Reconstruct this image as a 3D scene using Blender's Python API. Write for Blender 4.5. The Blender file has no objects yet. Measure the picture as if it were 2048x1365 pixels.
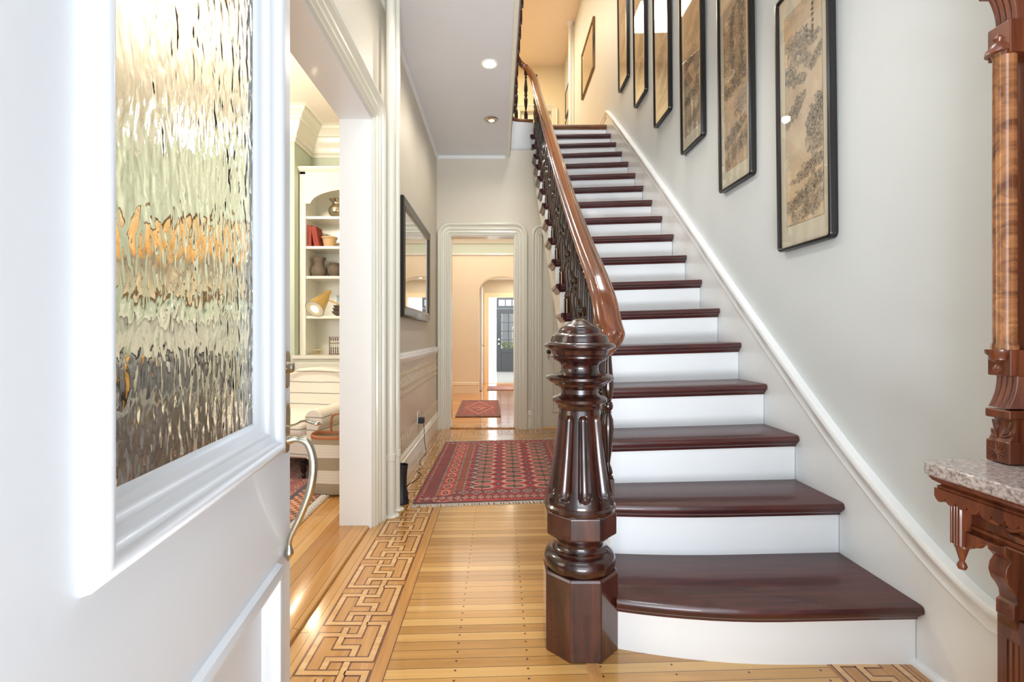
import bpy, bmesh, math, random
import numpy as np
from mathutils import Vector
random.seed(7); np.random.seed(7)
S = bpy.context.scene
COL = S.collection
PI = math.pi

# ------------------------------------------------------------------ camera, world, light, exposure
cam_d = bpy.data.cameras.new('camera'); cam = bpy.data.objects.new('camera', cam_d); COL.objects.link(cam)
cam.location = (0, 0, 0.986); cam.rotation_euler = (PI/2, 0, 0)
cam_d.lens = 17.0; cam_d.sensor_width = 36.0; cam_d.sensor_fit = 'HORIZONTAL'
cam_d.shift_x = 27/2048; cam_d.shift_y = -11.5/2048
cam_d.clip_start = 0.02; cam_d.clip_end = 100
S.camera = cam
S.cycles.caustics_reflective = False; S.cycles.caustics_refractive = False
S.view_settings.view_transform = 'Standard'; S.view_settings.look = 'None'
S.view_settings.gamma = 1.0; S.view_settings.use_curve_mapping = False
S.view_settings.exposure = 0.0
w = bpy.data.worlds.new('daylight'); S.world = w; w.use_nodes = True
w.node_tree.nodes['Background'].inputs[0].default_value = (0.80, 0.90, 1.0, 1)
w.node_tree.nodes['Background'].inputs[1].default_value = 1.35

def lamp(name, kind, loc, power, color=(1, 1, 1), size=0.1, size_y=None, rot=(0, 0, 0), spot=None, target=None):
    d = bpy.data.lights.new(name, kind); d.energy = power; d.color = color
    if kind == 'AREA':
        d.size = size
        if size_y: d.shape = 'RECTANGLE'; d.size_y = size_y
    else:
        d.shadow_soft_size = size
    if spot: d.spot_size = math.radians(spot); d.spot_blend = 0.6
    o = bpy.data.objects.new(name, d); COL.objects.link(o); o.location = loc; o.rotation_euler = rot
    if target:
        o.rotation_euler = (Vector(target)-Vector(loc)).to_track_quat('-Z', 'Y').to_euler()
    return o
COOL = (0.86, 0.93, 1.0); WARM = (1.0, 0.80, 0.50); SOFT = (1.0, 0.93, 0.82)
lamp('daylight_through_the_front_doorway', 'AREA', (0.32, -2.3, 1.45), 58, COOL, 2.4, 2.4, (PI/2, 0, 0))
lamp('daylight_over_the_transom', 'AREA', (0.30, 0.42, 2.62), 8, COOL, 1.2, 0.35, target=(0.3, 3.0, 1.0))
lamp('added_ceiling_uplight', 'AREA', (0.10, -1.1, 0.12), 34, (0.88, 0.94, 1.0), 1.2, 0.7, target=(-0.1, 4.3, 3.0)).data.spread = math.radians(75)  # added upward fill at the entry, brightens the hall ceiling
lamp('stairwell_skylight', 'AREA', (0.85, 3.3, 6.0), 190, (0.93, 0.97, 1.0), 0.8, 3.0, target=(-0.1, 3.3, 2.0))
lamp('upstairs_ceiling_light', 'AREA', (-0.2, 7.9, 6.15), 78, (1.0, 0.84, 0.58), 0.8, None, (0, 0, 0))
lamp('upstairs_landing_light', 'AREA', (-0.6, 5.2, 6.15), 22, (1.0, 0.86, 0.62), 0.25, None, (0, 0, 0))
lamp('parlour_window_daylight', 'AREA', (-3.2, 0.5, 1.6), 44, (1.0, 0.97, 0.92), 2.0, 1.8, target=(-1.8, 4.5, 1.3))
lamp('parlour_ceiling_light', 'POINT', (-2.0, 3.1, 2.3), 60, (1.0, 0.91, 0.78), 0.12)
lamp('dining_room_light', 'AREA', (-0.2, 6.9, 2.62), 36, (1.0, 0.92, 0.80), 2.4, None, (0, 0, 0))
lamp('dining_room_window_daylight', 'AREA', (1.55, 6.6, 1.4), 28, (1.0, 0.95, 0.88), 1.6, 1.6, target=(-0.8, 7.4, 1.2))
lamp('back_room_daylight', 'AREA', (0.0, 11.4, 2.58), 150, (0.97, 0.98, 1.0), 1.8, 1.8, (0, 0, 0))
lamp('passage_light', 'AREA', (0.35, 9.1, 2.08), 12, (1.0, 0.88, 0.68), 0.3, None, (0, 0, 0))

# ------------------------------------------------------------------ material helpers
def lin(c):
    return tuple(((v/255)/12.92 if v/255 <= 0.04045 else ((v/255+0.055)/1.055)**2.4) for v in c)
class N:
    def __init__(s, name):
        s.m = bpy.data.materials.new(name); s.m.use_nodes = True
        s.t = s.m.node_tree; s.p = s.t.nodes['Principled BSDF']; s.out = s.t.nodes['Material Output']
    def n(s, typ, **kw):
        nd = s.t.nodes.new('ShaderNode'+typ)
        for k, v in kw.items():
            if k.startswith('_'): setattr(nd, k[1:], v)
            else:
                key = int(k[1:]) if k[0] == 'i' and k[1:].isdigit() else k.replace('__', ' ')
                sock = nd.inputs[key]
                if hasattr(v, 'is_output') or isinstance(v, bpy.types.NodeSocket): s.t.links.new(v, sock)
                else: sock.default_value = v
        return nd
    def math(s, op, a, b=0.0, c=0.0):
        return s.n('Math', _operation=op, i0=a, i1=b, i2=c).outputs[0]
    def mix(s, f, a, b, typ='MIX'):
        nd = s.t.nodes.new('ShaderNodeMix'); nd.data_type = 'RGBA'; nd.blend_type = typ
        for k, v in ((0, f), (6, a), (7, b)):
            if isinstance(v, bpy.types.NodeSocket): s.t.links.new(v, nd.inputs[k])
            else: nd.inputs[k].default_value = v if k == 0 else (*v[:3], 1)
        return nd.outputs[2]
    def set(s, k, v):
        if isinstance(v, bpy.types.NodeSocket): s.t.links.new(v, s.p.inputs[k])
        else: s.p.inputs[k].default_value = v
    def coord(s): return s.n('TexCoord').outputs['Object']
    def mapped(s, scale, rot=(0, 0, 0), loc=(0, 0, 0)):
        return s.n('Mapping', Vector=s.coord(), Scale=scale, Rotation=rot, Location=loc).outputs[0]
    def noise(s, vec, scale=5.0, detail=3.0, rough=0.5, dist=0.0):
        return s.n('TexNoise', Vector=vec, Scale=scale, Detail=detail, Roughness=rough, Distortion=dist).outputs[0]
    def ramp(s, fac, stops):
        nd = s.t.nodes.new('ShaderNodeValToRGB'); e = nd.color_ramp.elements
        while len(e) < len(stops): e.new(0.5)
        for el, (p, c) in zip(e, stops): el.position = p; el.color = (*c, 1)
        s.t.links.new(fac, nd.inputs[0]); return nd.outputs[0]
    def bump(s, h, strength=0.3, dist=0.01):
        nd = s.n('Bump', Height=h, Strength=strength, Distance=dist)
        s.t.links.new(nd.outputs[0], s.p.inputs['Normal']); return nd.outputs[0]

def paint(name, c, rough=0.5, spread=0.02, bump=0.08, scale=6.0, coat=0.0, metallic=0.0):
    k = N(name); c = lin(c); v = k.mapped((1, 1, 1))
    f = k.noise(v, scale, 4)
    a = tuple(x*(1-spread*2) for x in c); b = tuple(min(1, x*(1+spread*2)) for x in c)
    k.set('Base Color', k.mix(f, a, b)); k.set('Roughness', rough); k.set('Metallic', metallic)
    if coat: k.set('Coat Weight', coat); k.set('Coat Roughness', 0.08)
    if bump: k.bump(k.noise(v, scale*18, 3), bump, 0.002)
    return k.m
def wood(name, dark, light, rough=0.3, axis='Z', scale=1.0, coat=0.4, contrast=(0.35, 0.68)):
    k = N(name); st = {'X': (2, 26, 26), 'Y': (26, 2, 26), 'Z': (26, 26, 2), 'R': (42, 2.2, 2.2)}[axis]
    v = k.mapped(tuple(x*scale for x in st))
    f = k.noise(v, 1.0, 6, 0.62, 1.2)
    col = k.ramp(f, [(contrast[0], lin(dark)), (contrast[1], lin(light))])
    k.set('Base Color', col); k.set('Roughness', rough); k.set('Coat Weight', coat); k.set('Coat Roughness', 0.06)
    k.bump(f, 0.08, 0.002)
    return k.m
def attr_mat(name, rough=0.8, coat=0.0, bump=0.0, bscale=400.0, sheen=0.0):
    k = N(name); a = k.n('Attribute', _attribute_name='Col').outputs[0]
    k.set('Base Color', a); k.set('Roughness', rough)
    if sheen: k.set('Sheen Weight', sheen)
    if bump: k.bump(k.noise(k.coord(), bscale, 2), bump, 0.003)
    return k.m
def glow(name, c, strength):
    k = N(name); k.set('Base Color', (*lin(c), 1)); k.set('Emission Color', (*lin(c), 1)); k.set('Emission Strength', strength); return k.m
def pane_glass(name, tint=(1, 1, 1), ior=1.5):
    k = N(name); fc = k.n('LayerWeight', Blend=0.5).outputs[1]; f0 = ((ior-1)/(ior+1))**2
    fr = k.math('ADD', f0, k.math('MULTIPLY', k.math('POWER', fc, 5.0), 0.9))
    tr = k.n('BsdfTransparent', Color=(*tint, 1)).outputs[0]; gl = k.n('BsdfGlossy', Color=(1, 1, 1, 1), Roughness=0.015).outputs[0]
    mx = k.n('MixShader', i0=fr, i1=tr, i2=gl).outputs[0]; k.t.links.new(mx, k.out.inputs[0]); return k.m

M = {}
M['wall_white'] = paint('warm white wall paint', (215, 220, 221), 0.55, 0.01, 0.05)
M['wall_beige'] = paint('beige wall paint', (216, 208, 192), 0.45, 0.015, 0.05)
M['wall_cream'] = paint('cream wall paint', (242, 226, 198), 0.5, 0.01, 0.05)
M['wall_sage'] = paint('sage green wall paint', (201, 210, 190), 0.5, 0.01, 0.05)
M['wall_up'] = paint('pale yellow wall paint', (232, 220, 188), 0.5, 0.01, 0.05)
M['ceil'] = paint('white ceiling paint', (228, 230, 233), 0.6, 0.01, 0.03)
M['ceil_warm'] = paint('warm ceiling paint', (240, 228, 212), 0.6, 0.01, 0.03)
M['trim'] = paint('ivory gloss trim paint', (234, 231, 216), 0.28, 0.01, 0.04, coat=0.2)
M['trim_white'] = paint('white gloss trim paint', (238, 240, 240), 0.3, 0.008, 0.04, coat=0.2)
M['riser'] = paint('white riser paint', (238, 240, 241), 0.35, 0.012, 0.1, 9)
M['door_white'] = paint('cool white door enamel', (221, 225, 230), 0.34, 0.012, 0.12, 5, coat=0.1)
M['tread'] = wood('oxblood mahogany varnish', (54, 23, 22), (84, 38, 35), 0.34, 'X', 1.0, 0.35)
M['newel'] = wood('dark mahogany varnish', (20, 9, 8), (66, 29, 20), 0.22, 'Z', 1.2, 0.6)
M['newel_b'] = wood('worn mahogany block', (30, 12, 10), (82, 36, 24), 0.24, 'Z', 1.0, 0.7)
M['rail'] = wood('polished walnut rail', (74, 34, 15), (136, 70, 32), 0.2, 'R', 1.0, 0.7)
M['landing_wood'] = wood('landing oak nosing', (96, 54, 26), (160, 104, 58), 0.3, 'X', 1.0, 0.4)
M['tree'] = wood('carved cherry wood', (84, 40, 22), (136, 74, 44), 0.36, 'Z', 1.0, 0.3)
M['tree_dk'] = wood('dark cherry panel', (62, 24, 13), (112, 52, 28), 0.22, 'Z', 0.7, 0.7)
M['burl'] = wood('cross-banded walnut veneer', (104, 58, 30), (184, 124, 76), 0.18, 'X', 0.9, 0.9)
M['black_lacquer'] = paint('black lacquer', (22, 19, 18), 0.32, 0.05, 0.02, coat=0.15)
M['black'] = paint('black plastic', (32, 32, 36), 0.45, 0.03, 0.03)
M['char_door'] = paint('charcoal door paint', (44, 48, 52), 0.4, 0.02, 0.02)
M['metal'] = paint('brushed nickel brass', (196, 188, 168), 0.22, 0.03, 0.03, metallic=1.0)
M['brass'] = paint('satin brass', (226, 190, 118), 0.3, 0.02, 0.0, metallic=1.0)
M['silver'] = paint('tarnished silver', (186, 176, 156), 0.2, 0.12, 0.06, 22, metallic=1.0)
M['bulb'] = glow('lamp bulb', (255, 236, 200), 45.0)
M['downlight'] = glow('downlight lens', (255, 244, 224), 22.0)
M['glass'] = pane_glass('picture glass')
M['glass2'] = pane_glass('reflective picture glass', ior=2.1)
M['window_glass'] = pane_glass('window pane glass')
M['paper'] = paint('silk mount', (222, 214, 192), 0.7, 0.02, 0.1, 60)
M['wicker_rim'] = paint('tan leather', (176, 112, 72), 0.5, 0.04, 0.1)
M['red_book'] = paint('red cloth binding', (148, 58, 44), 0.7, 0.04, 0.1, 40)
M['clay'] = paint('pale clay', (206, 172, 128), 0.8, 0.06, 0.1, 30)
M['dark_clay'] = paint('smoked clay', (112, 98, 84), 0.75, 0.16, 0.15, 18)
M['white_plastic'] = paint('white plastic', (240, 238, 230), 0.35, 0.01, 0)
M['fringe'] = paint('off-white cotton fringe', (222, 214, 204), 0.9, 0.04, 0.2, 80)
M['outside'] = glow('daylit garden', (238, 240, 236), 1.1)
M['leaf'] = paint('green foliage', (120, 140, 60), 0.7, 0.1, 0.1, 60)
M['art'] = attr_mat('ink and wash on silk', 0.75)
M['rug'] = attr_mat('knotted wool pile', 0.92, bump=0.5, bscale=260.0, sheen=0.3)
M['slate'] = paint('dark slate', (70, 72, 74), 0.4, 0.1, 0.1, 20)
M['grey_cloth'] = paint('grey upholstery', (116, 116, 116), 0.9, 0.04, 0.2, 40)
M['ochre'] = paint('ochre fabric', (206, 150, 70), 0.8, 0.05, 0.1, 30)

# granite / marble
k = N('grey pink granite'); v = k.coord()
f = k.noise(v, 110, 5, 0.7); f2 = k.noise(v, 24, 4, 0.6)
c1 = k.ramp(f, [(0.38, lin((120, 112, 110))), (0.52, lin((196, 186, 182))), (0.66, lin((224, 218, 214)))])
k.set('Base Color', k.mix(k.math('MULTIPLY', f2, 0.5), c1, lin((150, 130, 126)))); k.set('Roughness', 0.22); k.set('Coat Weight', 0.3)
M['granite'] = k.m

# floors : planks
def plank_mat(name, along, width, length, cols, skew=0.0, nails=False, rough=0.16):
    k = N(name); sep = k.n('SeparateXYZ', Vector=k.coord())
    x, y = sep.outputs[0], sep.outputs[1]
    a, b = (k.math('ADD', x, 37.0), y) if along == 'X' else (y, x)
    b = k.math('ADD', b, k.math('MULTIPLY', a, -skew))
    vec = k.n('CombineXYZ', X=a, Y=b).outputs[0]
    br = k.n('TexBrick', Vector=vec, Color1=(0, 0, 0, 1), Color2=(1, 1, 1, 1), Mortar=(0.5, 0.5, 0.5, 1), Scale=1.0,
             **{'Mortar__Size': 0.0011, 'Mortar__Smooth': 0.3, 'Bias': 0.0, 'Brick__Width': length, 'Row__Height': width})
    br.offset = 0.37
    gv = k.n('CombineXYZ', X=k.math('MULTIPLY', a, 2.5), Y=k.math('MULTIPLY', b, 60), Z=k.math('MULTIPLY', br.outputs[0], 9)).outputs[0]
    g = k.noise(gv, 1.0, 5, 0.6, 0.6)
    f = k.math('ADD', k.math('MULTIPLY', br.outputs[0], 0.5), k.math('MULTIPLY', g, 0.5))
    col = k.ramp(f, [(0.18, lin(cols[0])), (0.5, lin(cols[1])), (0.82, lin(cols[2]))])
    col = k.mix(br.outputs[1], col, lin(tuple(int(q*0.42) for q in cols[0])))
    if nails:
        fa = k.math('ABSOLUTE', k.math('SUBTRACT', k.math('FRACT', k.math('DIVIDE', a, 0.215)), 0.5))
        fb = k.math('ABSOLUTE', k.math('SUBTRACT', k.math('FRACT', k.math('DIVIDE', b, width)), 0.72))
        d = k.math('ADD', k.math('POWER', k.math('MULTIPLY', fa, 0.215/0.0036), 2.0), k.math('POWER', k.math('MULTIPLY', fb, width/0.0040), 2.0))
        col = k.mix(k.math('MULTIPLY', k.math('LESS_THAN', d, 1.0), 0.9), col, lin((46, 26, 14)))
    k.set('Base Color', col); k.set('Roughness', k.math('ADD', rough, k.math('MULTIPLY', g, 0.08)))
    k.set('Coat Weight', 0.5); k.set('Coat Roughness', 0.08)
    k.bump(k.math('ADD', k.math('MULTIPLY', br.outputs[1], -1.0), k.math('MULTIPLY', g, 0.1)), 0.25, 0.0015)
    return k.m
OAK = ((172, 122, 62), (206, 154, 86), (226, 180, 112))
M['floor_field'] = plank_mat('oak strip floor', 'X', 0.042, 90.0, OAK, skew=0.04, nails=True)
M['floor_y'] = plank_mat('oak plank floor along the hall', 'Y', 0.062, 1.6, ((170, 114, 54), (200, 144, 78), (218, 168, 100)))
M['floor_dining'] = plank_mat('amber oak floor', 'X', 0.05, 2.0, ((196, 122, 48), (224, 154, 78), (236, 178, 104)), rough=0.08)
M['floor_white'] = paint('pale glossy floor', (226, 224, 218), 0.08, 0.03, 0.0, coat=0.6)
M['inlay_light'] = wood('maple inlay', (212, 158, 96), (236, 194, 134), 0.18, 'X', 1.0, 0.5)
M['inlay_dark'] = wood('walnut inlay line', (92, 46, 24), (130, 70, 40), 0.2, 'X', 1.0, 0.5)
M['inlay_fill'] = wood('oak inlay ground', (188, 130, 66), (210, 156, 90), 0.18, 'Y', 1.0, 0.5)

# wainscot lincrusta
k = N('embossed wainscot paper'); sep = k.n('SeparateXYZ', Vector=k.coord()); y, z = sep.outputs[1], sep.outputs[2]
vo = k.n('TexVoronoi', Vector=k.mapped((1, 1, 1)), Scale=52.0); vo.feature = 'SMOOTH_F1'
band = k.math('GREATER_THAN', z, 0.655)
groove = k.math('POWER', k.math('ABSOLUTE', k.math('SUBTRACT', k.math('MULTIPLY', k.math('FRACT', k.math('DIVIDE', y, 0.052)), 2.0), 1.0)), 14.0)
lace = k.math('MULTIPLY', k.math('GREATER_THAN', vo.outputs[0], 0.40), band)
h = k.math('ADD', k.math('MULTIPLY', k.math('MULTIPLY', vo.outputs[0], 2.2), band), k.math('MULTIPLY', k.math('MULTIPLY', groove, -1.0), k.math('SUBTRACT', 1.0, band)))
col = k.mix(k.math('MULTIPLY', lace, 0.85), lin((236, 226, 208)), lin((252, 242, 214))); col = k.mix(k.math('MULTIPLY', k.math('MULTIPLY', groove, k.math('SUBTRACT', 1.0, band)), 0.6), col, lin((150, 132, 112)))
k.set('Base Color', col); k.set('Roughness', 0.32)
k.bump(h, 0.9, 0.006)
M['wainscot'] = k.m
M['emboss'] = paint('raised plaster ornament', (222, 204, 176), 0.3, 0.03, 0.05)

# textured door glass
k = N('rippled cathedral glass')
n1 = k.noise(k.mapped((40, 40, 18)), 1.0, 2.0, 0.5, 0.8)
vv = k.n('TexVoronoi', Vector=k.n('VectorMath', _operation='ADD', i0=k.mapped((74, 74, 34)), i1=k.n('VectorMath', _operation='SCALE', i0=k.n('TexNoise', Vector=k.mapped((20, 20, 10)), Scale=1.0).outputs[1], Scale=1.6).outputs[0]).outputs[0], Scale=1.0)
vv.feature = 'SMOOTH_F1'
h = k.math('ADD', k.math('MULTIPLY', vv.outputs[0], 1.0), k.math('MULTIPLY', n1, 0.7))
b = k.n('Bump', Height=h, Strength=0.20, Distance=0.006).outputs[0]
gl = k.n('BsdfGlass', Color=(0.97, 0.985, 0.98, 1), Roughness=0.0, IOR=1.45, Normal=b).outputs[0]
k.t.links.new(gl, k.out.inputs[0]); M['ripple'] = k.m

# striped upholstery & woven bag
def striped(name, axis, base, stripe, period, duty, bump=0.3):
    k = N(name); sep = k.n('SeparateXYZ', Vector=k.coord()); c = sep.outputs['XYZ'.index(axis)]
    wob = k.math('MULTIPLY', k.noise(k.coord(), 9, 2), 0.012)
    f = k.math('FRACT', k.math('DIVIDE', k.math('ADD', c, wob), period))
    col = k.mix(k.math('LESS_THAN', f, duty), lin(base), lin(stripe))
    f3 = k.math('FRACT', k.math('DIVIDE', c, period/9))
    col = k.mix(k.math('MULTIPLY', k.math('LESS_THAN', f3, 0.3), 0.12), col, lin(stripe))
    k.set('Base Color', col); k.set('Roughness', 0.9); k.set('Sheen Weight', 0.2)
    k.bump(k.noise(k.coord(), 220, 2), bump, 0.002); return k.m
M['stripe'] = striped('striped linen', 'Z', (238, 230, 218), (168, 162, 154), 0.085, 0.10)
M['bag'] = striped('woven sisal', 'Z', (226, 220, 206), (166, 152, 128), 0.155, 0.50, 1.0)

# ------------------------------------------------------------------ mesh helpers
class MB:
    def __init__(s): s.v = []; s.f = []; s.mi = []
    def add(s, vs, fs, mi=0):
        o = len(s.v); s.v += [tuple(p) for p in vs]; s.f += [tuple(i+o for i in f) for f in fs]; s.mi += [mi]*len(fs); return s
    def box(s, x0, x1, y0, y1, z0, z1, mi=0, fn=None):
        vs = [(x, y, z) for x in (x0, x1) for y in (y0, y1) for z in (z0, z1)]
        if fn: vs = [fn(*p) for p in vs]
        return s.add(vs, [(0, 1, 3, 2), (4, 6, 7, 5), (0, 4, 5, 1), (2, 3, 7, 6), (0, 2, 6, 4), (1, 5, 7, 3)], mi)
    def prism(s, pts, mapper, h0, h1, mi=0):
        n = len(pts); vs = [mapper(a, b, h0) for a, b in pts]+[mapper(a, b, h1) for a, b in pts]
        return s.add(vs, [tuple(range(n))[::-1], tuple(range(n, 2*n))]+[(i, (i+1) % n, n+(i+1) % n, n+i) for i in range(n)], mi)
    def lathe(s, prof, cx, cy, seg=32, mi=0, z0=0.0, radfn=None, rot=0.0, sx=1.0, sy=1.0):
        vs = []; fs = []; m = len(prof)
        for (r, z) in prof:
            for i in range(seg):
                a = 2*PI*i/seg+rot; rr = r*(radfn(a, z) if radfn else 1)
                vs.append((cx+rr*math.cos(a)*sx, cy+rr*math.sin(a)*sy, z+z0))
        for j in range(m-1):
            for i in range(seg):
                i2 = (i+1) % seg; fs.append((j*seg+i, j*seg+i2, (j+1)*seg+i2, (j+1)*seg+i))
        if prof[0][0] > 1e-4: fs.append(tuple(range(seg))[::-1])
        if prof[-1][0] > 1e-4: fs.append(tuple(range((m-1)*seg, m*seg)))
        return s.add(vs, fs, mi)
    def tube(s, path, r, seg=8, mi=0, flat=1.0, cap=True):
        P = [Vector(p) for p in path]; n = len(P); rs = r if isinstance(r, (list, tuple)) else [r]*n
        T = [((P[min(i+1, n-1)]-P[max(i-1, 0)]).normalized()) for i in range(n)]
        ref = Vector((0, 0, 1)) if abs(T[0].z) < 0.9 else Vector((1, 0, 0))
        u = T[0].cross(ref).normalized(); vs = []; fs = []
        for i in range(n):
            u = (u-T[i]*u.dot(T[i])).normalized(); w_ = T[i].cross(u)
            for j in range(seg):
                a = 2*PI*j/seg; vs.append(P[i]+u*math.cos(a)*rs[i]+w_*math.sin(a)*rs[i]*flat)
        for i in range(n-1):
            for j in range(seg):
                j2 = (j+1) % seg; fs.append((i*seg+j, i*seg+j2, (i+1)*seg+j2, (i+1)*seg+j))
        if cap: fs += [tuple(range(seg))[::-1], tuple(range((n-1)*seg, n*seg))]
        return s.add(vs, fs, mi)
    def sweep2d(s, pts, prof, mapper, closed=False, mi=0, caps=True):
        """profile (offset along left normal, height) swept along a planar path with mitres"""
        n = len(pts); P = [np.array(p, float) for p in pts]; vs = []; m = len(prof)
        for i in range(n):
            a = P[i-1] if (i > 0 or closed) else None; c = P[(i+1) % n] if (i < n-1 or closed) else None
            d1 = (P[i]-a) if a is not None else (c-P[i]); d2 = (c-P[i]) if c is not None else d1
            d1 = d1/np.linalg.norm(d1); d2 = d2/np.linalg.norm(d2)
            n1 = np.array((-d1[1], d1[0])); n2 = np.array((-d2[1], d2[0])); b = n1+n2; b = b/np.linalg.norm(b)
            mt = b/max(0.3, b.dot(n1))
            for (o, h) in prof:
                q = P[i]+mt*o; vs.append(mapper(q[0], q[1], h))
        fs = []
        for i in range(n if closed else n-1):
            i2 = (i+1) % n
            for j in range(m-1): fs.append((i*m+j, i2*m+j, i2*m+j+1, i*m+j+1))
        if caps and not closed: fs += [tuple(range(m)), tuple(range((n-1)*m, n*m))[::-1]]
        return s.add(vs, fs, mi)
    def build(s, name, mat, parent=None, smooth=30, bevel=0, loc=None, segs=2):
        me = bpy.data.meshes.new(name); me.from_pydata(s.v, [], s.f); 
        mats = mat if isinstance(mat, (list, tuple)) else [mat]
        for m_ in mats: me.materials.append(m_)
        me.polygons.foreach_set('material_index', s.mi)
        bm = bmesh.new(); bm.from_mesh(me); bmesh.ops.recalc_face_normals(bm, faces=bm.faces); bm.to_mesh(me); bm.free()
        if smooth:
            me.polygons.foreach_set('use_smooth', [True]*len(me.polygons)); me.set_sharp_from_angle(angle=math.radians(smooth))
        o = bpy.data.objects.new(name, me); COL.objects.link(o)
        if parent: o.parent = parent
        if loc: o.location = loc
        if bevel:
            md = o.modifiers.new('bevel', 'BEVEL'); md.width = bevel; md.segments = segs; md.limit_method = 'ANGLE'; md.angle_limit = math.radians(40)
            md.harden_normals = True
        return o
def tag(o, label=None, cat=None, group=None, kind=None):
    if label: o['label'] = label
    if cat: o['category'] = cat
    if group: o['group'] = group
    if kind: o['kind'] = kind
    return o
def thing(name, label, cat, loc=(0, 0, 0), rz=0, group=None, kind=None):
    o = bpy.data.objects.new(name, None); COL.objects.link(o); o.location = loc; o.rotation_euler = (0, 0, rz); o.empty_display_size = 0.1
    return tag(o, label, cat, group, kind)
def struct(o, label=None): o['kind'] = 'structure'; (label and tag(o, label)); return o
def copy_tree(o, parent=None):
    c = o.copy(); COL.objects.link(c)
    if parent: c.parent = parent
    for ch in list(o.children): copy_tree(ch, c)
    return c
def box(name, x0, x1, y0, y1, z0, z1, mat, parent=None, bevel=0, kind=None):
    cx, cy, cz = (x0+x1)/2, (y0+y1)/2, z0
    o = MB().box(x0, x1, y0, y1, z0, z1).build(name, mat, parent, 0 if not bevel else 30, bevel)
    if kind: o['kind'] = kind
    return o
XY = lambda a, b, h: (a, b, h)
YZ = lambda a, b, h: (h, a, b)
XZ = lambda a, b, h: (a, h, b)
def catmull(pts, n=8):
    P = [Vector(p) for p in pts]; P = [P[0]*2-P[1]]+P+[P[-1]*2-P[-2]]; out = []
    for i in range(1, len(P)-2):
        for j in range(n):
            t = j/n; p0, p1, p2, p3 = P[i-1:i+3]
            out.append(0.5*((2*p1)+(p2-p0)*t+(2*p0-5*p1+4*p2-p3)*t*t+(3*p1-p0-3*p2+p3)*t**3))
    out.append(P[-2]); return out

# numpy noise
def vnoise(h, w_, fy, fx, seed):
    r = np.random.RandomState(seed); g = r.rand(int(fy)+3, int(fx)+3)
    ys = np.linspace(0, fy, h); xs = np.linspace(0, fx, w_); yi = ys.astype(int); xi = xs.astype(int)
    ty = ys-yi; tx = xs-xi; ty = (ty*ty*(3-2*ty))[:, None]; tx = (tx*tx*(3-2*tx))[None]
    a = g[np.ix_(yi, xi)]; b = g[np.ix_(yi, xi+1)]; c = g[np.ix_(yi+1, xi)]; d = g[np.ix_(yi+1, xi+1)]
    return (a*(1-tx)+b*tx)*(1-ty)+(c*(1-tx)+d*tx)*ty
def fbm(h, w_, fy, fx, seed, oct=4):
    o = 0; amp = 1; t = 0
    for i in range(oct): o = o+amp*vnoise(h, w_, fy*2**i, fx*2**i, seed+i); t += amp; amp *= 0.55
    return o/t
def painted(name, img, mapper, mat, parent=None):
    """img: H x W x 3 sRGB 0..255 ; mapper(u,v)->xyz with u,v arrays 0..1 (v from the top row)"""
    H, W = img.shape[:2]
    u, v = np.meshgrid(np.linspace(0, 1, W), np.linspace(0, 1, H)); x, y, z = mapper(u, v)
    co = np.stack([x+0*u, y+0*u, z+0*u], -1).reshape(-1, 3).astype(np.float32)
    idx = np.arange(H*W).reshape(H, W)
    q = np.stack([idx[:-1, :-1], idx[1:, :-1], idx[1:, 1:], idx[:-1, 1:]], -1).reshape(-1, 4)
    me = bpy.data.meshes.new(name); me.vertices.add(H*W); me.vertices.foreach_set('co', co.ravel())
    me.loops.add(q.size); me.loops.foreach_set('vertex_index', q.ravel().astype(np.int32))
    me.polygons.add(len(q)); me.polygons.foreach_set('loop_start', np.arange(0, q.size, 4, dtype=np.int32))
    me.update(calc_edges=True); me.validate()
    s = np.clip(img/255., 0, 1); l = np.where(s <= 0.04045, s/12.92, ((s+0.055)/1.055)**2.4)
    ca = me.color_attributes.new('Col', 'FLOAT_COLOR', 'POINT')
    ca.data.foreach_set('color', np.concatenate([l, np.ones((H, W, 1))], -1).astype(np.float32).ravel())
    me.materials.append(mat); o = bpy.data.objects.new(name, me); COL.objects.link(o)
    if parent: o.parent = parent
    return o

# ------------------------------------------------------------------ dimensions
XR = 1.267; XL = -0.651; YB = 5.10; ZC = 2.879; YF = 0.16
RISE = 0.19
Yn = {1: 1.416, 2: 1.743, 3: 2.005}
for n in range(4, 18): Yn[n] = 2.244+0.2402*(n-4)
Yn[18] = 5.575
def tilt(n): return 0.022 if n <= 2 else 0.030 if n < 16 else {16: 0.026, 17: 0.010}.get(n, 0.0)
def pitch(y): return RISE*(4+(y-2.244)/0.2402)-0.028     # nosing line on the open side

# ------------------------------------------------------------------ shell
floor = struct(MB().box(-0.80, 1.30, -1.4, YB+0.10, -0.10, 0.0).build('floor', M['floor_field'], smooth=0))
def strip(mb, pts, wd, z, mi): mb.sweep2d(pts, [(-wd/2, 0), (wd/2, 0)], lambda a, b, h: (a, b, z), mi=mi, caps=False)
def fret(mb, n, tf, W=0.212, per=0.242):
    for kk in range(n):
        v = kk*per
        for pth in ([(.66, .010), (.955, .010), (.955, .193), (.34, .193), (.34, .238)], [(.635, -.038), (.635, .078), (.42, .078)],
                    [(.375, .034), (.375, .136), (.665, .136), (.665, .180)], [(.33, .073), (.045, .073), (.045, .252), (.58, .252)]):
            q = [tf(a*W, v+b) for a, b in pth]
            strip(mb, q, 0.029, 0.0012, 1); strip(mb, q, 0.0185, 0.0017, 2)
bd = MB(); bd.box(-0.66, -0.60, 0.2, YB, 0, 0.0008, 3); bd.box(-0.60, -0.33, 0.2, YB, 0, 0.0009, 0)
for x in (-0.3305, -0.371, -0.5965): bd.box(x-.0012, x+.0012, 0.2, YB, 0, 0.0013, 1)
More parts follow.
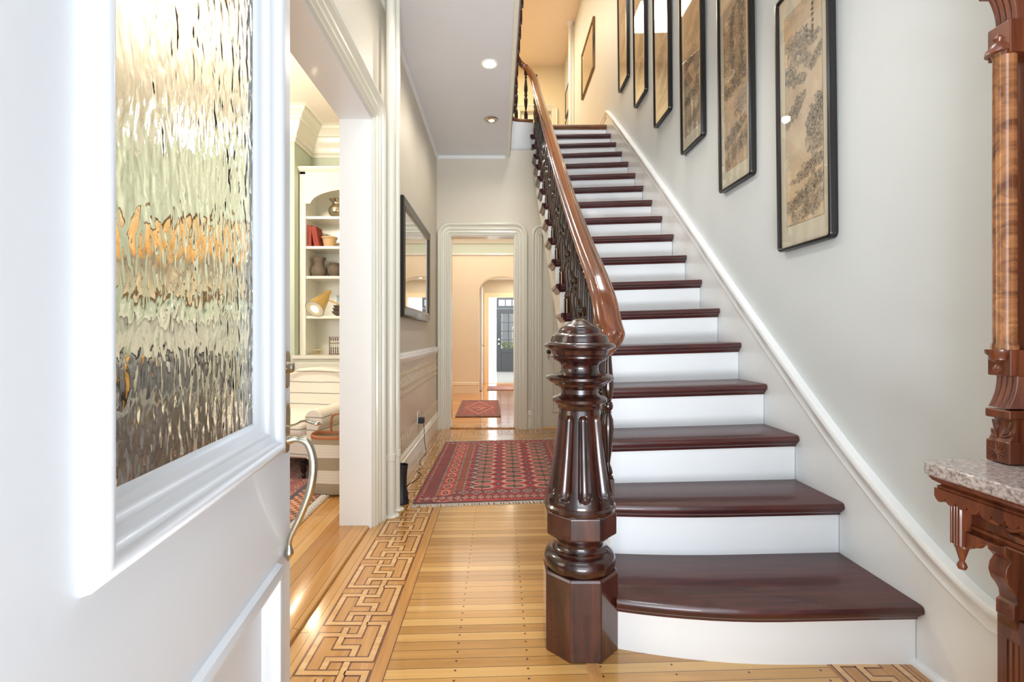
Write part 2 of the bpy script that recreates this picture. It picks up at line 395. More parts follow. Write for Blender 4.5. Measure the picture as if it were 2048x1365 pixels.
fret(bd, 17, lambda u, v: (-0.590+u, 1.661+0.242*13-v))
bd.box(-0.33, XR, 4.74, YB+0.02, 0, 0.0009, 0)
fret(bd, 6, lambda u, v: (-0.30+v, 4.80+u))
bd.box(0.98, XR, 0.3, 1.53, 0, 0.0009, 0)
for x in (0.985, 1.20, 1.215): bd.box(x-.0012, x+.0012, 0.3, 1.53, 0, 0.0013, 1)
fret(bd, 4, lambda u, v: (0.995+u*0.95, 1.52-v))
bd.box(0.262, 0.30, 0.3, 1.5, 0, 0.0011, 0)
bd.build('inlay_border', [M['inlay_fill'], M['inlay_dark'], M['inlay_light'], M['floor_y']], floor, smooth=0)

# walls of the hall
def wall(name, parts, mat, kids=None):
    mb = MB()
    for p in parts: mb.box(*p)
    return struct(mb.build(name, mat, smooth=0))
wall('wall_right', [(XR, XR+0.12, YF, 9.42, -0.1, 6.30)], M['wall_white'])
OY0, OY1, OZ = 0.62, 2.484, 2.106           # parlour opening
wall('wall_left', [(-0.80, XL, OY1, YB+0.14, 0.0, ZC+0.4), (-0.80, XL, YF, OY1, OZ, ZC+0.4), (-0.80, XL, YF, OY0, 0.0, OZ)], M['wall_beige'])
DX0, DX1, DZ = -0.511, 0.174, 2.040         # far doorway
CX0, CX1, CZ = 0.455, 1.16, 2.040           # closet door
wall('wall_back', [(-0.80, DX0, YB, YB+0.13, 0, ZC+0.06), (DX0, DX1, YB, YB+0.13, DZ, ZC+0.06), (DX1, CX0, YB, YB+0.13, 0, ZC+0.06),
                   (CX0, CX1, YB, YB+0.13, CZ, 2.60), (CX1, XR, YB, YB+0.13, 0, 2.60)], M['wall_beige'])
FX0, FX1 = -0.34, 0.98
wall('wall_front', [(-0.80, FX0, YF, YF+0.10, 0, 3.3), (FX1, XR, YF, YF+0.10, 0, 3.3), (FX0, FX1, YF, YF+0.10, 2.34, 2.40), (FX0, FX1, YF, YF+0.10, 2.85, 3.3)], M['wall_white'])
wall('ceiling', [(-0.80, 0.10, YF, 5.40, ZC, ZC+0.05), (0.10, XR, YF, 1.35, ZC, ZC+0.05)], M['ceil'])
# upper storey
wall('floor_upper', [(-2.4, 0.13, 1.0, 9.4, 3.34, 3.42), (0.13, XR, 5.62, 9.4, 3.34, 3.42), (0.14, XR, YF, 1.30, 3.34, 3.42)], M['floor_y']).name = 'floor.001'
wall('ceiling_upper', [(-2.4, XR+.1, YF, 9.5, 6.22, 6.30)], M['ceil_warm']).name = 'ceiling.001'
wall('wall_upper_back', [(-2.4, 0.42, 9.38, 9.5, 3.42, 6.22), (0.42, 1.03, 9.38, 9.5, 5.34, 6.22), (1.03, XR, 9.38, 9.5, 3.42, 6.22)], M['wall_up'])
wall('wall_upper_left', [(-2.5, -2.4, YF, 9.5, 3.42, 6.22)], M['wall_up'])
wall('wall_upper_front', [(-2.4, XR, YF-.1, YF, 3.3, 6.22)], M['wall_white'])
# crown strips
cr = [(0, 0), (0.018, 0.0), (0.022, -0.012), (0.012, -0.030), (0, -0.034)]
struct(MB().sweep2d([(XL, YB), (XL, YF+.1)], [(o, h) for o, h in cr], lambda a, b, h: (a, b, ZC+h)).build('trim_1', M['trim_white']))
struct(MB().sweep2d([(0.07, YB), (XL, YB)], [(o, h) for o, h in cr], lambda a, b, h: (a, b, ZC+h)).build('trim_2', M['trim_white']))

# baseboards
bp = [(0, 0), (0.020, 0), (0.020, 0.135), (0.028, 0.142), (0.028, 0.152), (0.020, 0.158), (0.022, 0.172), (0.012, 0.186), (0, 0.190)]
struct(MB().sweep2d([(XL, YB), (XL, OY1+0.12)], bp, XY).build('baseboard_left', M['trim']))
struct(MB().sweep2d([(CX0-0.08, YB), (DX1+0.11, YB)], bp, XY).build('baseboard_back', M['trim']))

# chair rail and wainscot
wn = MB().box(XL, XL+0.006, OY1+0.13, YB, 0.19, 0.81).build('wall_left_wainscot', M['wainscot'], smooth=0); wn.name = 'wall_left.001'; struct(wn)
cp = [(0.006, 0.800), (0.012, 0.800), (0.016, 0.815), (0.030, 0.822), (0.034, 0.838), (0.024, 0.842), (0.026, 0.856), (0.014, 0.866), (0, 0.868)]
struct(MB().sweep2d([(XL, YB), (XL, OY1+0.13)], cp, XY).build('trim_3', M['trim_white']))
em = MB()
def arches(z, hgt, per, r, up=1):
    y = OY1+0.16
    while y < YB-0.02:
        for sc in (1.0, 0.62):
            em.tube([(XL+0.007, y+per/2-math.cos(a)*per/2*sc, z+up*math.sin(a)*hgt*sc) for a in np.linspace(0, PI, 9)], r, 5, cap=False)
        y += per
arches(0.20, 0.105, 0.075, 0.0032)
arches(0.655, 0.030, 0.045, 0.0026, -1); arches(0.600, 0.026, 0.045, 0.0026, -1); arches(0.700, 0.03, 0.045, 0.0026, 1)
em.build('raised_ornament', M['emboss'], wn)

# ------------------------------------------------------------------ door casings (concentric mouldings, rounded outer corners)
CAS = [(0.0, 0.0), (0.0, 0.016), (0.006, 0.018), (0.012, 0.012), (0.018, 0.012), (0.022, 0.024), (0.030, 0.026), (0.036, 0.018), (0.044, 0.018), (0.050, 0.030),
       (0.060, 0.032), (0.066, 0.024), (0.076, 0.024), (0.082, 0.040), (0.094, 0.046), (0.104, 0.044), (0.110, 0.034), (0.110, 0.0)]
def casing(name, a0, a1, zt, mapper, prof=CAS, mat=None, scale=1.0, z0=0.0):
    c = [(a1, z0)]; r = 0.004
    for i in range(9): t = PI/2*i/8; c.append((a1-r+r*math.cos(t), zt-r+r*math.sin(t)))
    for i in range(9): t = PI/2*i/8; c.append((a0+r-r*math.sin(t), zt-r+r*math.cos(t)))
    c.append((a0, z0))
    return struct(MB().sweep2d(c, [(-o*scale, h*scale) for o, h in prof], mapper).build(name, mat or M['trim'], smooth=35))
casing('trim_4', OY0, OY1, OZ, lambda a, b, h: (XL+h*1.15, a, b))
casing('trim_5', DX0, DX1, DZ, lambda a, b, h: (a, YB-h, b), scale=1.18)
casing('trim_6', CX0, CX1, CZ, lambda a, b, h: (a, YB-h, b), scale=1.0)
# jamb linings
wall('trim_7', [(-0.812, XL+0.004, OY1-0.016, OY1+0.002, 0, OZ+0.002), (-0.811, XL+0.0035, OY0+.016, OY1-.016, OZ-0.016, OZ+0.002), (-0.812, XL+0.004, OY0-.002, OY0+.016, 0, OZ)], M['trim_white'])
wall('trim_8', [(DX0-0.004, DX0+0.012, YB-.005, YB+0.14, 0, DZ), (DX1-0.012, DX1+0.004, YB-.005, YB+0.14, 0, DZ), (DX0+0.012, DX1-0.012, YB-.004, YB+0.139, DZ-0.012, DZ+.002)], M['trim'])
# wooden sill at the parlour opening
sp = [(-0.81, 0.0), (-0.81, 0.0135), (-0.672, 0.0145), (-0.664, 0.0125), (-0.660, 0.008), (-0.661, 0.003), (-0.664, 0.0)]
struct(MB().prism(sp, lambda a, b, h: (a, h, b), OY0, OY1).build('trim_9', M['floor_y']))
struct(MB().box(DX0, DX1, YB-0.01, YB+0.15, 0.0, 0.016).build('trim_10', M['floor_y'], bevel=0.005))

# closet door under the stairs
d2 = tag(thing('door_2', 'ivory panelled closet door behind the newel post under the stairs', None, (CX0, YB+0.03, 0.012)), kind='structure')
mb = MB().box(0.004, CX1-CX0-0.004, 0, 0.04, 0, CZ-0.02); mb.build('door_leaf', M['trim'], d2, bevel=0.003)
for (z0, z1) in ((0.18, 0.84), (1.0, 1.88)):
    mb = MB(); mb.sweep2d([(0.13, z0), (0.13, z1), (0.57, z1), (0.57, z0)], [(0, 0), (0.006, 0.012), (0.018, 0.012), (0.024, 0.004), (0.026, 0)], lambda a, b, h: (a, -h, b), closed=True)
    mb.build('panel_moulding', M['trim'], d2)
mb = MB().lathe([(0.0, 0), (0.012, 0.0), (0.012, 0.006), (0.006, 0.008), (0.006, 0.03), (0.02, 0.036), (0.024, 0.046), (0.018, 0.058), (0, 0.062)], 0, 0, 20)
mb.v = [(x+0.075, -z, y+0.80) for x, y, z in mb.v]; mb.build('door_knob', M['black_lacquer'], d2)
mb = MB().tube([(0.075, -0.003, 0.72), (0.075, -0.003, 0.76)], 0.012, 12, flat=0.2); mb.build('keyhole_cover', M['black_lacquer'], d2)

# ------------------------------------------------------------------ front door (open, in the foreground)
LX, LY = -0.4097, 0.95; ux, uy = 0.1133, -0.9936; nx, ny = 0.9936, 0.1133
def D(s_, z, t): return (LX+ux*s_+nx*t, LY+uy*s_+ny*t, z)     # s from the latch edge, t out of the face
def DM(a, b, h): return D(a, b, h)
door = tag(thing('door_1', 'white front door standing open, with a rippled glass upper panel', None), kind='structure')
DW = 0.67; g0, g1, gz0, gz1 = 0.063, 0.553, 0.768, 2.06
th = 0.045
mb = MB()
for (a0, a1, z0, z1) in ((0, g0+0.03, 0.01, 2.25), (g1-0.03, DW, 0.01, 2.25), (g0+.03, g1-.03, gz1-0.03, 2.25), (g0+.03, g1-.03, 0.545, gz0+0.03), (g0+.03, g1-.03, 0.01, 0.16)):
    vs = [D(a, z, t) for a in (a0, a1) for z in (z0, z1) for t in (-th, 0)]
    mb.add(vs, [(0, 1, 3, 2), (4, 6, 7, 5), (0, 4, 5, 1), (2, 3, 7, 6), (0, 2, 6, 4), (1, 5, 7, 3)])
mb.add([D(a, z, t) for a in (g0+.02, g1-.02) for z in (0.15, 0.555) for t in (-0.032, -0.014)], [(0, 1, 3, 2), (4, 6, 7, 5), (0, 4, 5, 1), (2, 3, 7, 6), (0, 2, 6, 4), (1, 5, 7, 3)])
mb.build('door_leaf', M['door_white'], door, smooth=0)
def rnd(a0, a1, z0, z1): return [(a0, z0), (a0, z1), (a1, z1), (a1, z0)]
bol = [(0.0, -0.001), (0.002, 0.008), (0.008, 0.014), (0.016, 0.016), (0.024, 0.013), (0.028, 0.005), (0.032, 0.002), (0.042, 0.000), (0.047, -0.006), (0.050, -0.010), (0.060, -0.012), (0.064, -0.019), (0.068, -0.021)]
bol = [(-o, h) for o, h in bol]
MB().sweep2d(rnd(g0, g1, gz0, gz1), bol, DM, closed=True).build('glazing_moulding', M['door_white'], door, smooth=50)
MB().sweep2d(rnd(g0+.008, g1-.008, 0.135, 0.572), [(-o, h) for o, h in [(0, -0.001), (0.003, 0.010), (0.012, 0.014), (0.022, 0.012), (0.027, 0.002), (0.036, -0.006), (0.040, -0.014)]], DM, closed=True).build('panel_moulding', M['door_white'], door, smooth=50)
mb = MB(); q = [D(a, z, t) for a in (g0+0.066, g1-0.066) for z in (gz0+0.05, gz1-0.05) for t in (-0.026, -0.021)]
mb.add(q, [(0, 1, 3, 2), (4, 6, 7, 5), (0, 4, 5, 1), (2, 3, 7, 6), (0, 2, 6, 4), (1, 5, 7, 3)])
mb.build('rippled_glass', M['ripple'], door, smooth=0)
# deadbolt plate and thumb-latch handle
def leafplate(sc, z0, z1, wd):
    n = 24; out = []
    for i in range(n):
        t = 2*PI*i/n; zz = (z0+z1)/2+(z1-z0)/2*math.cos(t); prof = abs(math.sin(t))**0.8*(1.0+0.25*math.cos(2*t+0.6))
        out.append((sc+wd*prof*(1 if math.sin(t) > 0 else -1), zz))
    return out
dbp = MB().prism(leafplate(0.030, 0.885, 0.957, 0.017), DM, 0.0, 0.006).build('deadbolt_plate', M['metal'], door, bevel=0.002)
mb = MB().lathe([(0.011, 0), (0.011, 0.009), (0.009, 0.012), (0.0, 0.013)], 0, 0, 20); mb.v = [D(0.030+x, 0.925+y, 0.004+z) for x, y, z in mb.v]; mb.build('deadbolt_cylinder', M['metal'], dbp)
hp = MB().prism(leafplate(0.030, 0.762, 0.858, 0.017), DM, 0.0, 0.006).build('handle_plate', M['metal'], door, bevel=0.002)
gp = catmull([D(0.030, 0.787, 0.004), D(0.030, 0.788, 0.022), D(0.030, 0.778, 0.042), D(0.030, 0.740, 0.052), D(0.030, 0.690, 0.046), D(0.030, 0.640, 0.028), D(0.031, 0.600, 0.010), D(0.031, 0.575, 0.008), D(0.031, 0.556, 0.006)], 7)
m_ = len(gp); rr = [float(np.interp(i/(m_-1), [0, .12, .3, .5, .72, .82, .9, 1], [.010, .0065, .0075, .0080, .0055, .0045, .009, .0015])) for i in range(m_)]
MB().tube(gp, rr, 12).build('pull_grip', M['metal'], door, smooth=60)
tp = catmull([D(0.030, 0.812, 0.004), D(0.030, 0.816, 0.020), D(0.030, 0.823, 0.036), D(0.030, 0.819, 0.052), D(0.030, 0.815, 0.066)], 6)
m_ = len(tp); MB().tube(tp, [float(np.interp(i/(m_-1), [0, .3, .6, .9, 1], [.0055, .005, .008, .010, .003])) for i in range(m_)], 12, flat=0.45).build('thumb_latch', M['metal'], door, smooth=60)

# ------------------------------------------------------------------ staircase
stair = thing('staircase', 'long straight staircase with oxblood treads and white risers along the right wall', 'staircase', (0.8, 1.45, 0))
off = (0.8, 1.45, 0)
SX0 = 0.385
def bow(n, x):
    if n == 1: return 0.085*max(0, (0.86-x)/0.52)**2
    if n == 2: return 0.045*max(0, (0.86-x)/0.52)**2
    return 0.0
def rel(p): return (p[0]-off[0], p[1]-off[1], p[2]-off[2])
tprof = [(0.030, -0.050), (0.024, -0.050), (0.022, -0.042), (0.012, -0.034), (0.011, -0.028), (0.003, -0.026), (-0.0005, -0.020), (-0.0005, -0.010), (0.003, -0.003), (0.010, 0.0)]
for n in range(1, 19):
    zt = RISE*n; xs = np.linspace(0.382 if n > 2 else 0.365, XR-0.02, 14)
    yb = (Yn[n+1]+0.035) if n < 18 else 5.66
    prof = tprof+[(None, 0.0), (None, -0.028)]
    mb = MB(); vs = []
    for x in xs:
        for (o, h) in prof:
            yy = (yb+ (bow(n+1, x) if n < 18 else 0)) if o is None else Yn[n]+bow(n, x)+o
            vs.append(rel((x, yy, zt+h-tilt(n)*(XR-x))))
    m_ = len(prof); fs = []
    for i in range(len(xs)-1):
        for j in range(m_): j2 = (j+1) % m_; fs.append((i*m_+j, (i+1)*m_+j, (i+1)*m_+j2, i*m_+j2))
    fs += [tuple(range(m_)), tuple(range((len(xs)-1)*m_, len(xs)*m_))]
    mb.add(vs, fs)
    if 2 < n < 18:     # nosing return along the open end
        path = [(0.352, Yn[n]), (0.352, yb-0.03)]
        rp = [(-o+0.030-0.003, h) for o, h in tprof]
        vs = []; dz = -tilt(n)*(XR-0.382)
        for (yy, ins) in ((Yn[n], 1), (yb-0.035, 0)):
            for (o, h) in tprof: vs.append(rel((0.382-(0.030-o)*1.0, yy+(o if ins else 0), zt+h+dz)))
            vs.append(rel((0.383, yy+0.012*ins, zt+h+dz)))
        m2 = len(tprof)+1
        mb.add(vs, [(j, j+1, m2+j+1, m2+j) for j in range(m2-1)]+[tuple(range(m2)), tuple(range(m2, 2*m2))])
    mb.build('tread', M['landing_wood'] if n == 18 else M['tread'], stair, smooth=40)
    # riser
    z0 = RISE*(n-1); vs = []
    for x in (xs if n < 3 else xs[[0, -1]]):
        t1 = tilt(n)*(XR-x); t0 = (tilt(n-1) if n > 1 else 0)*(XR-x); yy = Yn[n]+0.030+bow(n, x)
        for (y_, z_) in ((yy, z0-t0), (yy, zt-0.03-t1), (yy+0.018, zt-0.03-t1), (yy+0.018, z0-t0)): vs.append(rel((x, y_, z_)))
    nn = len(vs)//4; mb = MB().add(vs, [(i*4+j, (i+1)*4+j, (i+1)*4+(j+1) % 4, i*4+(j+1) % 4) for i in range(nn-1) for j in range(4)]+[(0, 1, 2, 3), (nn*4-4, nn*4-3, nn*4-2, nn*4-1)])
    mb.build('riser', M['riser'], stair, smooth=30)
# open stringer with sawtooth top and the sloping soffit
up = []
for n in range(2, 18):
    dz = -tilt(n)*(XR-SX0); up += [(Yn[n]+0.036, RISE*(n-1)+(-tilt(n-1)*(XR-SX0))-0.032), (Yn[n]+0.036, RISE*n-0.032+dz)]
up += [(5.40, RISE*17-0.03), (5.46, 3.39), (5.52, 3.39)]
lo = [(5.50, 2.89), (5.20, 2.80), (5.08, 2.66), (4.98, pitch(4.98)-0.43), (4.6, pitch(4.6)-0.42), (3.1, pitch(3.1)-0.39), (2.2, pitch(2.2)-0.39), (1.86, 0.0)]
base = [(1.68, 0.0), (1.68, 0.15)]
mb = MB(); cuts = base+up; poly = cuts+lo
import mathutils.geometry as mg
tri = mg.tessellate_polygon([[Vector((a, b, 0)) for a, b in poly]])
for h in (SX0, SX0+0.025): mb.add([rel((h, a, b)) for a, b in poly], [tuple(t) for t in tri])
n_ = len(poly); mb.f += [(i, (i+1) % n_, n_+(i+1) % n_, n_+i) for i in range(n_)]; mb.mi += [0]*n_
mb.build('stringer', M['trim'], stair, smooth=0)
so = [(5.06, 2.62), (4.98, pitch(4.98)-0.425), (4.6, pitch(4.6)-0.415), (2.2, pitch(2.2)-0.385), (1.90, 0.02), (1.93, 0.02), (2.22, pitch(2.2)-0.36), (4.6, pitch(4.6)-0.395), (4.98, pitch(4.98)-0.40), (5.06, 2.65)]
MB().prism(so, lambda a, b, h: rel((h, a, b)), SX0+0.024, XR-0.002).build('soffit', M['trim'], stair, smooth=0)
# landing fascia that wraps the well
pts = [(0.122, 1.36), (0.122, 5.30)]+[(0.122+0.12-0.12*math.cos(t), 5.30+0.10*math.sin(t)) for t in np.linspace(0.2, PI/2, 7)]+[(0.383, 5.42)]
struct(MB().sweep2d(pts, [(0, 0), (0, 0.50), (0.02, 0.50), (0.02, 0)], lambda a, b, h: (a, b, 2.87+h)).build('trim_11', M['trim_white'], smooth=50))
nz = [(0.0, 0.0), (-0.022, 0.002), (-0.030, 0.012), (-0.030, 0.026), (-0.022, 0.034), (0.03, 0.034)]
pts2 = [(0.133, 1.36), (0.133, 5.33)]+[(0.133+0.12-0.12*math.cos(t), 5.33+0.13*math.sin(t)) for t in np.linspace(0.2, PI/2, 7)]+[(0.39, 5.47)]
struct(MB().sweep2d(pts2, nz, lambda a, b, h: (a, b, 3.388+h)).build('trim_12', M['landing_wood'], smooth=50))
struct(MB().box(0.088, 0.118, YF, YB, ZC-0.012, ZC+0.06).build('trim_13', M['trim'], smooth=0, bevel=0.004))
struct(MB().box(0.10, 0.121, YF+1.2, YB, ZC, ZC+0.02).build('trim_14', M['ceil'], smooth=0))
# wall skirt with its cap moulding
top = [(5.52, 3.545), (4.974, 3.172-.03), (3.454, 1.954), (2.503, 1.190), (1.88, 0.70), (1.627, 0.520), (1.412, 0.388), (1.296, 0.330), (1.215, 0.300)]
topc = [(9.38, 3.57), (5.72, 3.57)]+[tuple(p)[:2] for p in catmull([(a, b, 0) for a, b in [(5.60, 3.575)]+top], 5)]
poly = [(0.30, 0.0), (1.60, 0.0)]+[(Yn[n]+0.2, RISE*(n-1)) for n in range(3, 18)]+[(5.60, 3.30), (9.38, 3.30)]+topc+[(0.30, 0.298)]
ps = [(a, b) for a, b in poly]
struct(MB().prism(ps, lambda a, b, h: (XR-h, a, b), 0.0, 0.018).build('baseboard_right', M['trim_white'], smooth=0))
capp = [(0.002, 0.017), (0.002, 0.034), (-0.008, 0.040), (-0.020, 0.036), (-0.030, 0.028), (-0.050, 0.024), (-0.060, 0.027), (-0.066, 0.018)]
struct(MB().sweep2d(topc+[(0.30, 0.298)], [(-o, h) for o, h in capp], lambda a, b, h: (XR-h, a, b)).build('trim_15', M['trim_white'], smooth=50))
q = [(0, 0), (0.016, 0), (0.014, 0.010), (0.008, 0.017), (0, 0.019)]
struct(MB().sweep2d([(XR-.018, 1.46), (XR-.018, 0.30)], [(-o, h) for o, h in q], XY).build('trim_16', M['trim_white'], smooth=50))

# ------------------------------------------------------------------ newel post
NX, NY = 0.262, 1.563
newel = thing('newel_post', 'massive turned dark mahogany newel post with fluted shaft at the stair foot', 'newel post', (NX, NY, 0))
def octa(zs, name, mat):
    prof = [(r/math.cos(PI/8), z) for r, z in zs]
    return MB().lathe(prof, 0, 0, 8, rot=PI/8).build(name, mat, newel, smooth=20, bevel=0.003)
octa([(0.113, 0.0), (0.113, 0.240), (0.109, 0.248)], 'plinth', M['newel_b'])
MB().lathe([(0.095, 0.246), (0.108, 0.250), (0.1135, 0.262), (0.1140, 0.278), (0.108, 0.292), (0.094, 0.300), (0.088, 0.302), (0.088, 0.308), (0.081, 0.312), (0.076, 0.322), (0.077, 0.336), (0.086, 0.346), (0.098, 0.352), (0.104, 0.360)], 0, 0, 48).build('base_ring', M['newel'], newel, smooth=40)
octa([(0.100, 0.356), (0.109, 0.364), (0.109, 0.430), (0.102, 0.437)], 'octagonal_block', M['newel_b'])
def flute(a, z):
    if z < 0.475 or z > 0.735: return 1.0
    ph = ((a+PI/2)/(PI/5)+0.5) % 1.0-0.5; hw = 0.33
    e = min(1.0, (z-0.475)/0.022, (0.735-z)/0.018); hw *= math.sqrt(max(0, 1-(1-e)**2))
    if abs(ph) >= hw or hw <= 0: return 1.0
    return 1.0-0.19*math.sqrt(1-(ph/hw)**2)*(hw/0.33)
pr = [(0.104, 0.430), (0.113, 0.436), (0.114, 0.446), (0.108, 0.452), (0.1085, 0.458)]
zz = sorted(set([0.458+i*(0.750-0.458)/40 for i in range(41)]+[0.476, 0.480, 0.486, 0.492, 0.7345, 0.731, 0.726, 0.72]))
pr += [(float(np.interp(z, [.458, .50, .60, .75], [.1075, .100, .084, .0655])), z) for z in zz[1:]]
MB().lathe(pr, 0, 0, 200, radfn=flute).build('fluted_shaft', M['newel'], newel, smooth=35)
cap = [(0.064, 0.748), (0.070, 0.752), (0.072, 0.762), (0.078, 0.768), (0.086, 0.774), (0.0875, 0.783), (0.080, 0.790), (0.066, 0.794), (0.060, 0.800), (0.060, 0.814), (0.066, 0.820), (0.080, 0.826), (0.083, 0.832),
       (0.098, 0.838), (0.107, 0.846), (0.108, 0.853), (0.100, 0.860), (0.082, 0.863), (0.064, 0.866), (0.060, 0.874), (0.061, 0.890), (0.068, 0.900), (0.082, 0.906), (0.092, 0.914), (0.093, 0.920), (0.088, 0.924), (0.094, 0.938),
       (0.104, 0.942), (0.113, 0.948), (0.1145, 0.955), (0.108, 0.962), (0.094, 0.965), (0.093, 0.972), (0.090, 0.984), (0.080, 0.991), (0.068, 0.994), (0.067, 1.003), (0.062, 1.012), (0.050, 1.017), (0.042, 1.022), (0.030, 1.030), (0.016, 1.038), (0.0, 1.041)]
MB().lathe(cap, 0, 0, 64).build('turned_cap', M['newel'], newel, smooth=40)

# ------------------------------------------------------------------ balustrade
bal = thing('balustrade', 'stair balustrade with a polished walnut handrail and dark turned balusters', 'balustrade', (0.37, 1.6, 0))
bo = (0.37, 1.6, 0)
def rb(p): return (p[0]-bo[0], p[1]-bo[1], p[2]-bo[2])
RX = 0.395
rail_pts = [(0.340, 1.640, 0.945), (0.362, 1.662, 0.962), (0.382, 1.690, 0.992), (RX-0.002, 1.716, 1.040), (RX, 1.785, 1.135), (RX, 1.860, 1.198), (RX, 1.950, 1.262), (RX, 2.26, 1.462), (RX, 2.70, 1.770), (RX, 3.118, 2.090), (RX, 3.897, 2.695), (RX, 4.50, 3.165), (RX, 4.96, 3.520),
            (RX, 5.18, 3.715), (0.382, 5.34, 3.875), (0.350, 5.46, 4.010), (0.305, 5.535, 4.100), (0.252, 5.545, 4.148), (0.205, 5.50, 4.165), (0.178, 5.40, 4.17), (0.168, 5.25, 4.17), (0.168, 4.6, 4.17), (0.168, 3.0, 4.17), (0.168, 1.6, 4.17)]
RP = catmull(rail_pts, 6)
half = [(0.0, 0.0), (0.014, -0.001), (0.024, -0.005), (0.030, -0.011), (0.033, -0.016), (0.040, -0.018), (0.0445, -0.024), (0.0445, -0.031), (0.040, -0.036), (0.034, -0.038), (0.032, -0.046), (0.026, -0.052), (0.024, -0.060)]
rp = half+[(-a, b) for a, b in half[::-1]][:-1]
vs = []; m_ = len(rp)
for i, p in enumerate(RP):
    t = (RP[min(i+1, len(RP)-1)]-RP[max(i-1, 0)]).normalized(); hz = Vector((t.x, t.y, 0)); hz.normalize()
    if i < 14: hz = hz.lerp(Vector((0, 1, 0)), max(0, 1-i/14)).normalized()
    side = Vector((hz.y, -hz.x, 0)); up_ = side.cross(t).normalized()
    sc = 1.0+0.10*max(0, min(1, (40-i)/26))
    if i < 12: sc *= 0.72+0.28*i/12
    for a, b in rp: vs.append(rb(p+side*a*sc+up_*b*sc))
nP = len(RP); fs = [(i*m_+j, (i+1)*m_+j, (i+1)*m_+(j+1) % m_, i*m_+(j+1) % m_) for i in range(nP-1) for j in range(m_)]+[tuple(range(m_)), tuple(range((nP-1)*m_, nP*m_))]
tag(MB().add(vs, fs).build('handrail', M['rail'], bal, smooth=40), 'polished orange-brown handrail')
def baluster_mesh(H):
    b0, b1 = 0.085, 0.10
    mb = MB(); mb.box(-0.0205, 0.0205, -0.0205, 0.0205, 0, b0); mb.box(-0.0205, 0.0205, -0.0205, 0.0205, H-b1, H)
    L = H-b0-b1
    pf = [(0.020, 0.0), (0.021, .012), (0.014, .022), (0.018, .032), (0.019, .045), (0.015, .070), (0.010, .09), (0.0095, .105), (0.013, .15), (0.019, .24), (0.0225, .33), (0.0215, .39), (0.014, .425), (0.012, .435), (0.016, .442), (0.012, .45),
          (0.018, .462), (0.021, .482), (0.018, .505), (0.012, .515), (0.016, .523), (0.012, .532), (0.018, .548), (0.0225, .60), (0.021, .67), (0.015, .80), (0.0115, .885), (0.010, .90), (0.016, .912), (0.016, .925), (0.010, .935), (0.011, .955), (0.018, .975), (0.020, 1.0)]
    mb.lathe([(r, b0+t*L) for r, t in pf], 0, 0, 16); return mb
proto = {}
def rail_under(y):
    best = 9e9; zz = 0
    for p in RP:
        if p.x > 0.34 and abs(p.y-y) < best: best = abs(p.y-y); zz = p.z
    ys = [p.y for p in RP if p.x > 0.34]; zs = [p.z for p in RP if p.x > 0.34]
    return float(np.interp(y, ys, zs))-0.060/0.79
first = {}
for n in range(2, 18):
    for k_, dy in enumerate((0.055, 0.175)):
        if n == 2: dy += 0.032
        if n == 17 and k_ == 1: continue
        y = Yn[n]+dy; z0 = RISE*n-tilt(n)*(XR-0.415); H = rail_under(y)-z0+0.012
        key = 0 if n in (2, 3) else k_+1
        if n > 3 and key in first:
            o = first[key].copy(); COL.objects.link(o)
        else:
            o = baluster_mesh(H).build('baluster', M['newel'], bal, smooth=40)
            if n > 3: first[key] = o; first[str(key)] = H
        o.parent = bal; o.location = rb((RX+0.018, y, z0))
        if n > 3 and str(key) in first: o.scale = (1, 1, H/first[str(key)])
        o['group'] = 'turned balusters under the handrail'
bh = baluster_mesh(4.065-3.421).build('baluster', M['newel'], bal, smooth=40); bh.location = rb((0.312, 5.515, 3.421)); bh['group'] = 'turned balusters under the handrail'
for i, y in enumerate(list(np.arange(5.48, 1.8, -0.19))):
    c = bh.copy(); COL.objects.link(c); c.parent = bal; c.location = rb((0.200 if i == 0 else 0.164, y, 3.421)); c.scale = (1, 1, 1.06)

# ------------------------------------------------------------------ hall tree (marble-topped, right)
ht = thing('hall_tree', 'carved cherry wood hall tree with a granite shelf against the right wall', 'hall tree', (1.2, 0.9, 0))
ho = (1.2, 0.9, 0)
def rh(p): return (p[0]-ho[0], p[1]-ho[1], p[2]-ho[2])
H3 = lambda a, b, h: rh((a, b, h))
def hbox(name, x0, x1, y0, y1, z0, z1, mat='tree', bevel=0.003):
    return MB().box(x0-ho[0], x1-ho[0], y0-ho[1], y1-ho[1], z0, z1).build(name, M[mat], ht, smooth=30, bevel=bevel)
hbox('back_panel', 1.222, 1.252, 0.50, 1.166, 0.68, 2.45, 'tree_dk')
hbox('stile', 1.196, 1.224, 1.086, 1.140, 0.70, 2.45)
MB().sweep2d([(1.072, 0.70), (1.072, 2.45)], [(0, 0), (0.004, 0.010), (0.012, 0.012), (0.020, 0.006), (0.022, 0)], lambda a, b, h: rh((1.222-h, a, b))).build('beading', M['tree'], ht)
hbox('mirror_frame', 1.205, 1.224, 0.50, 1.050, 0.74, 0.80)
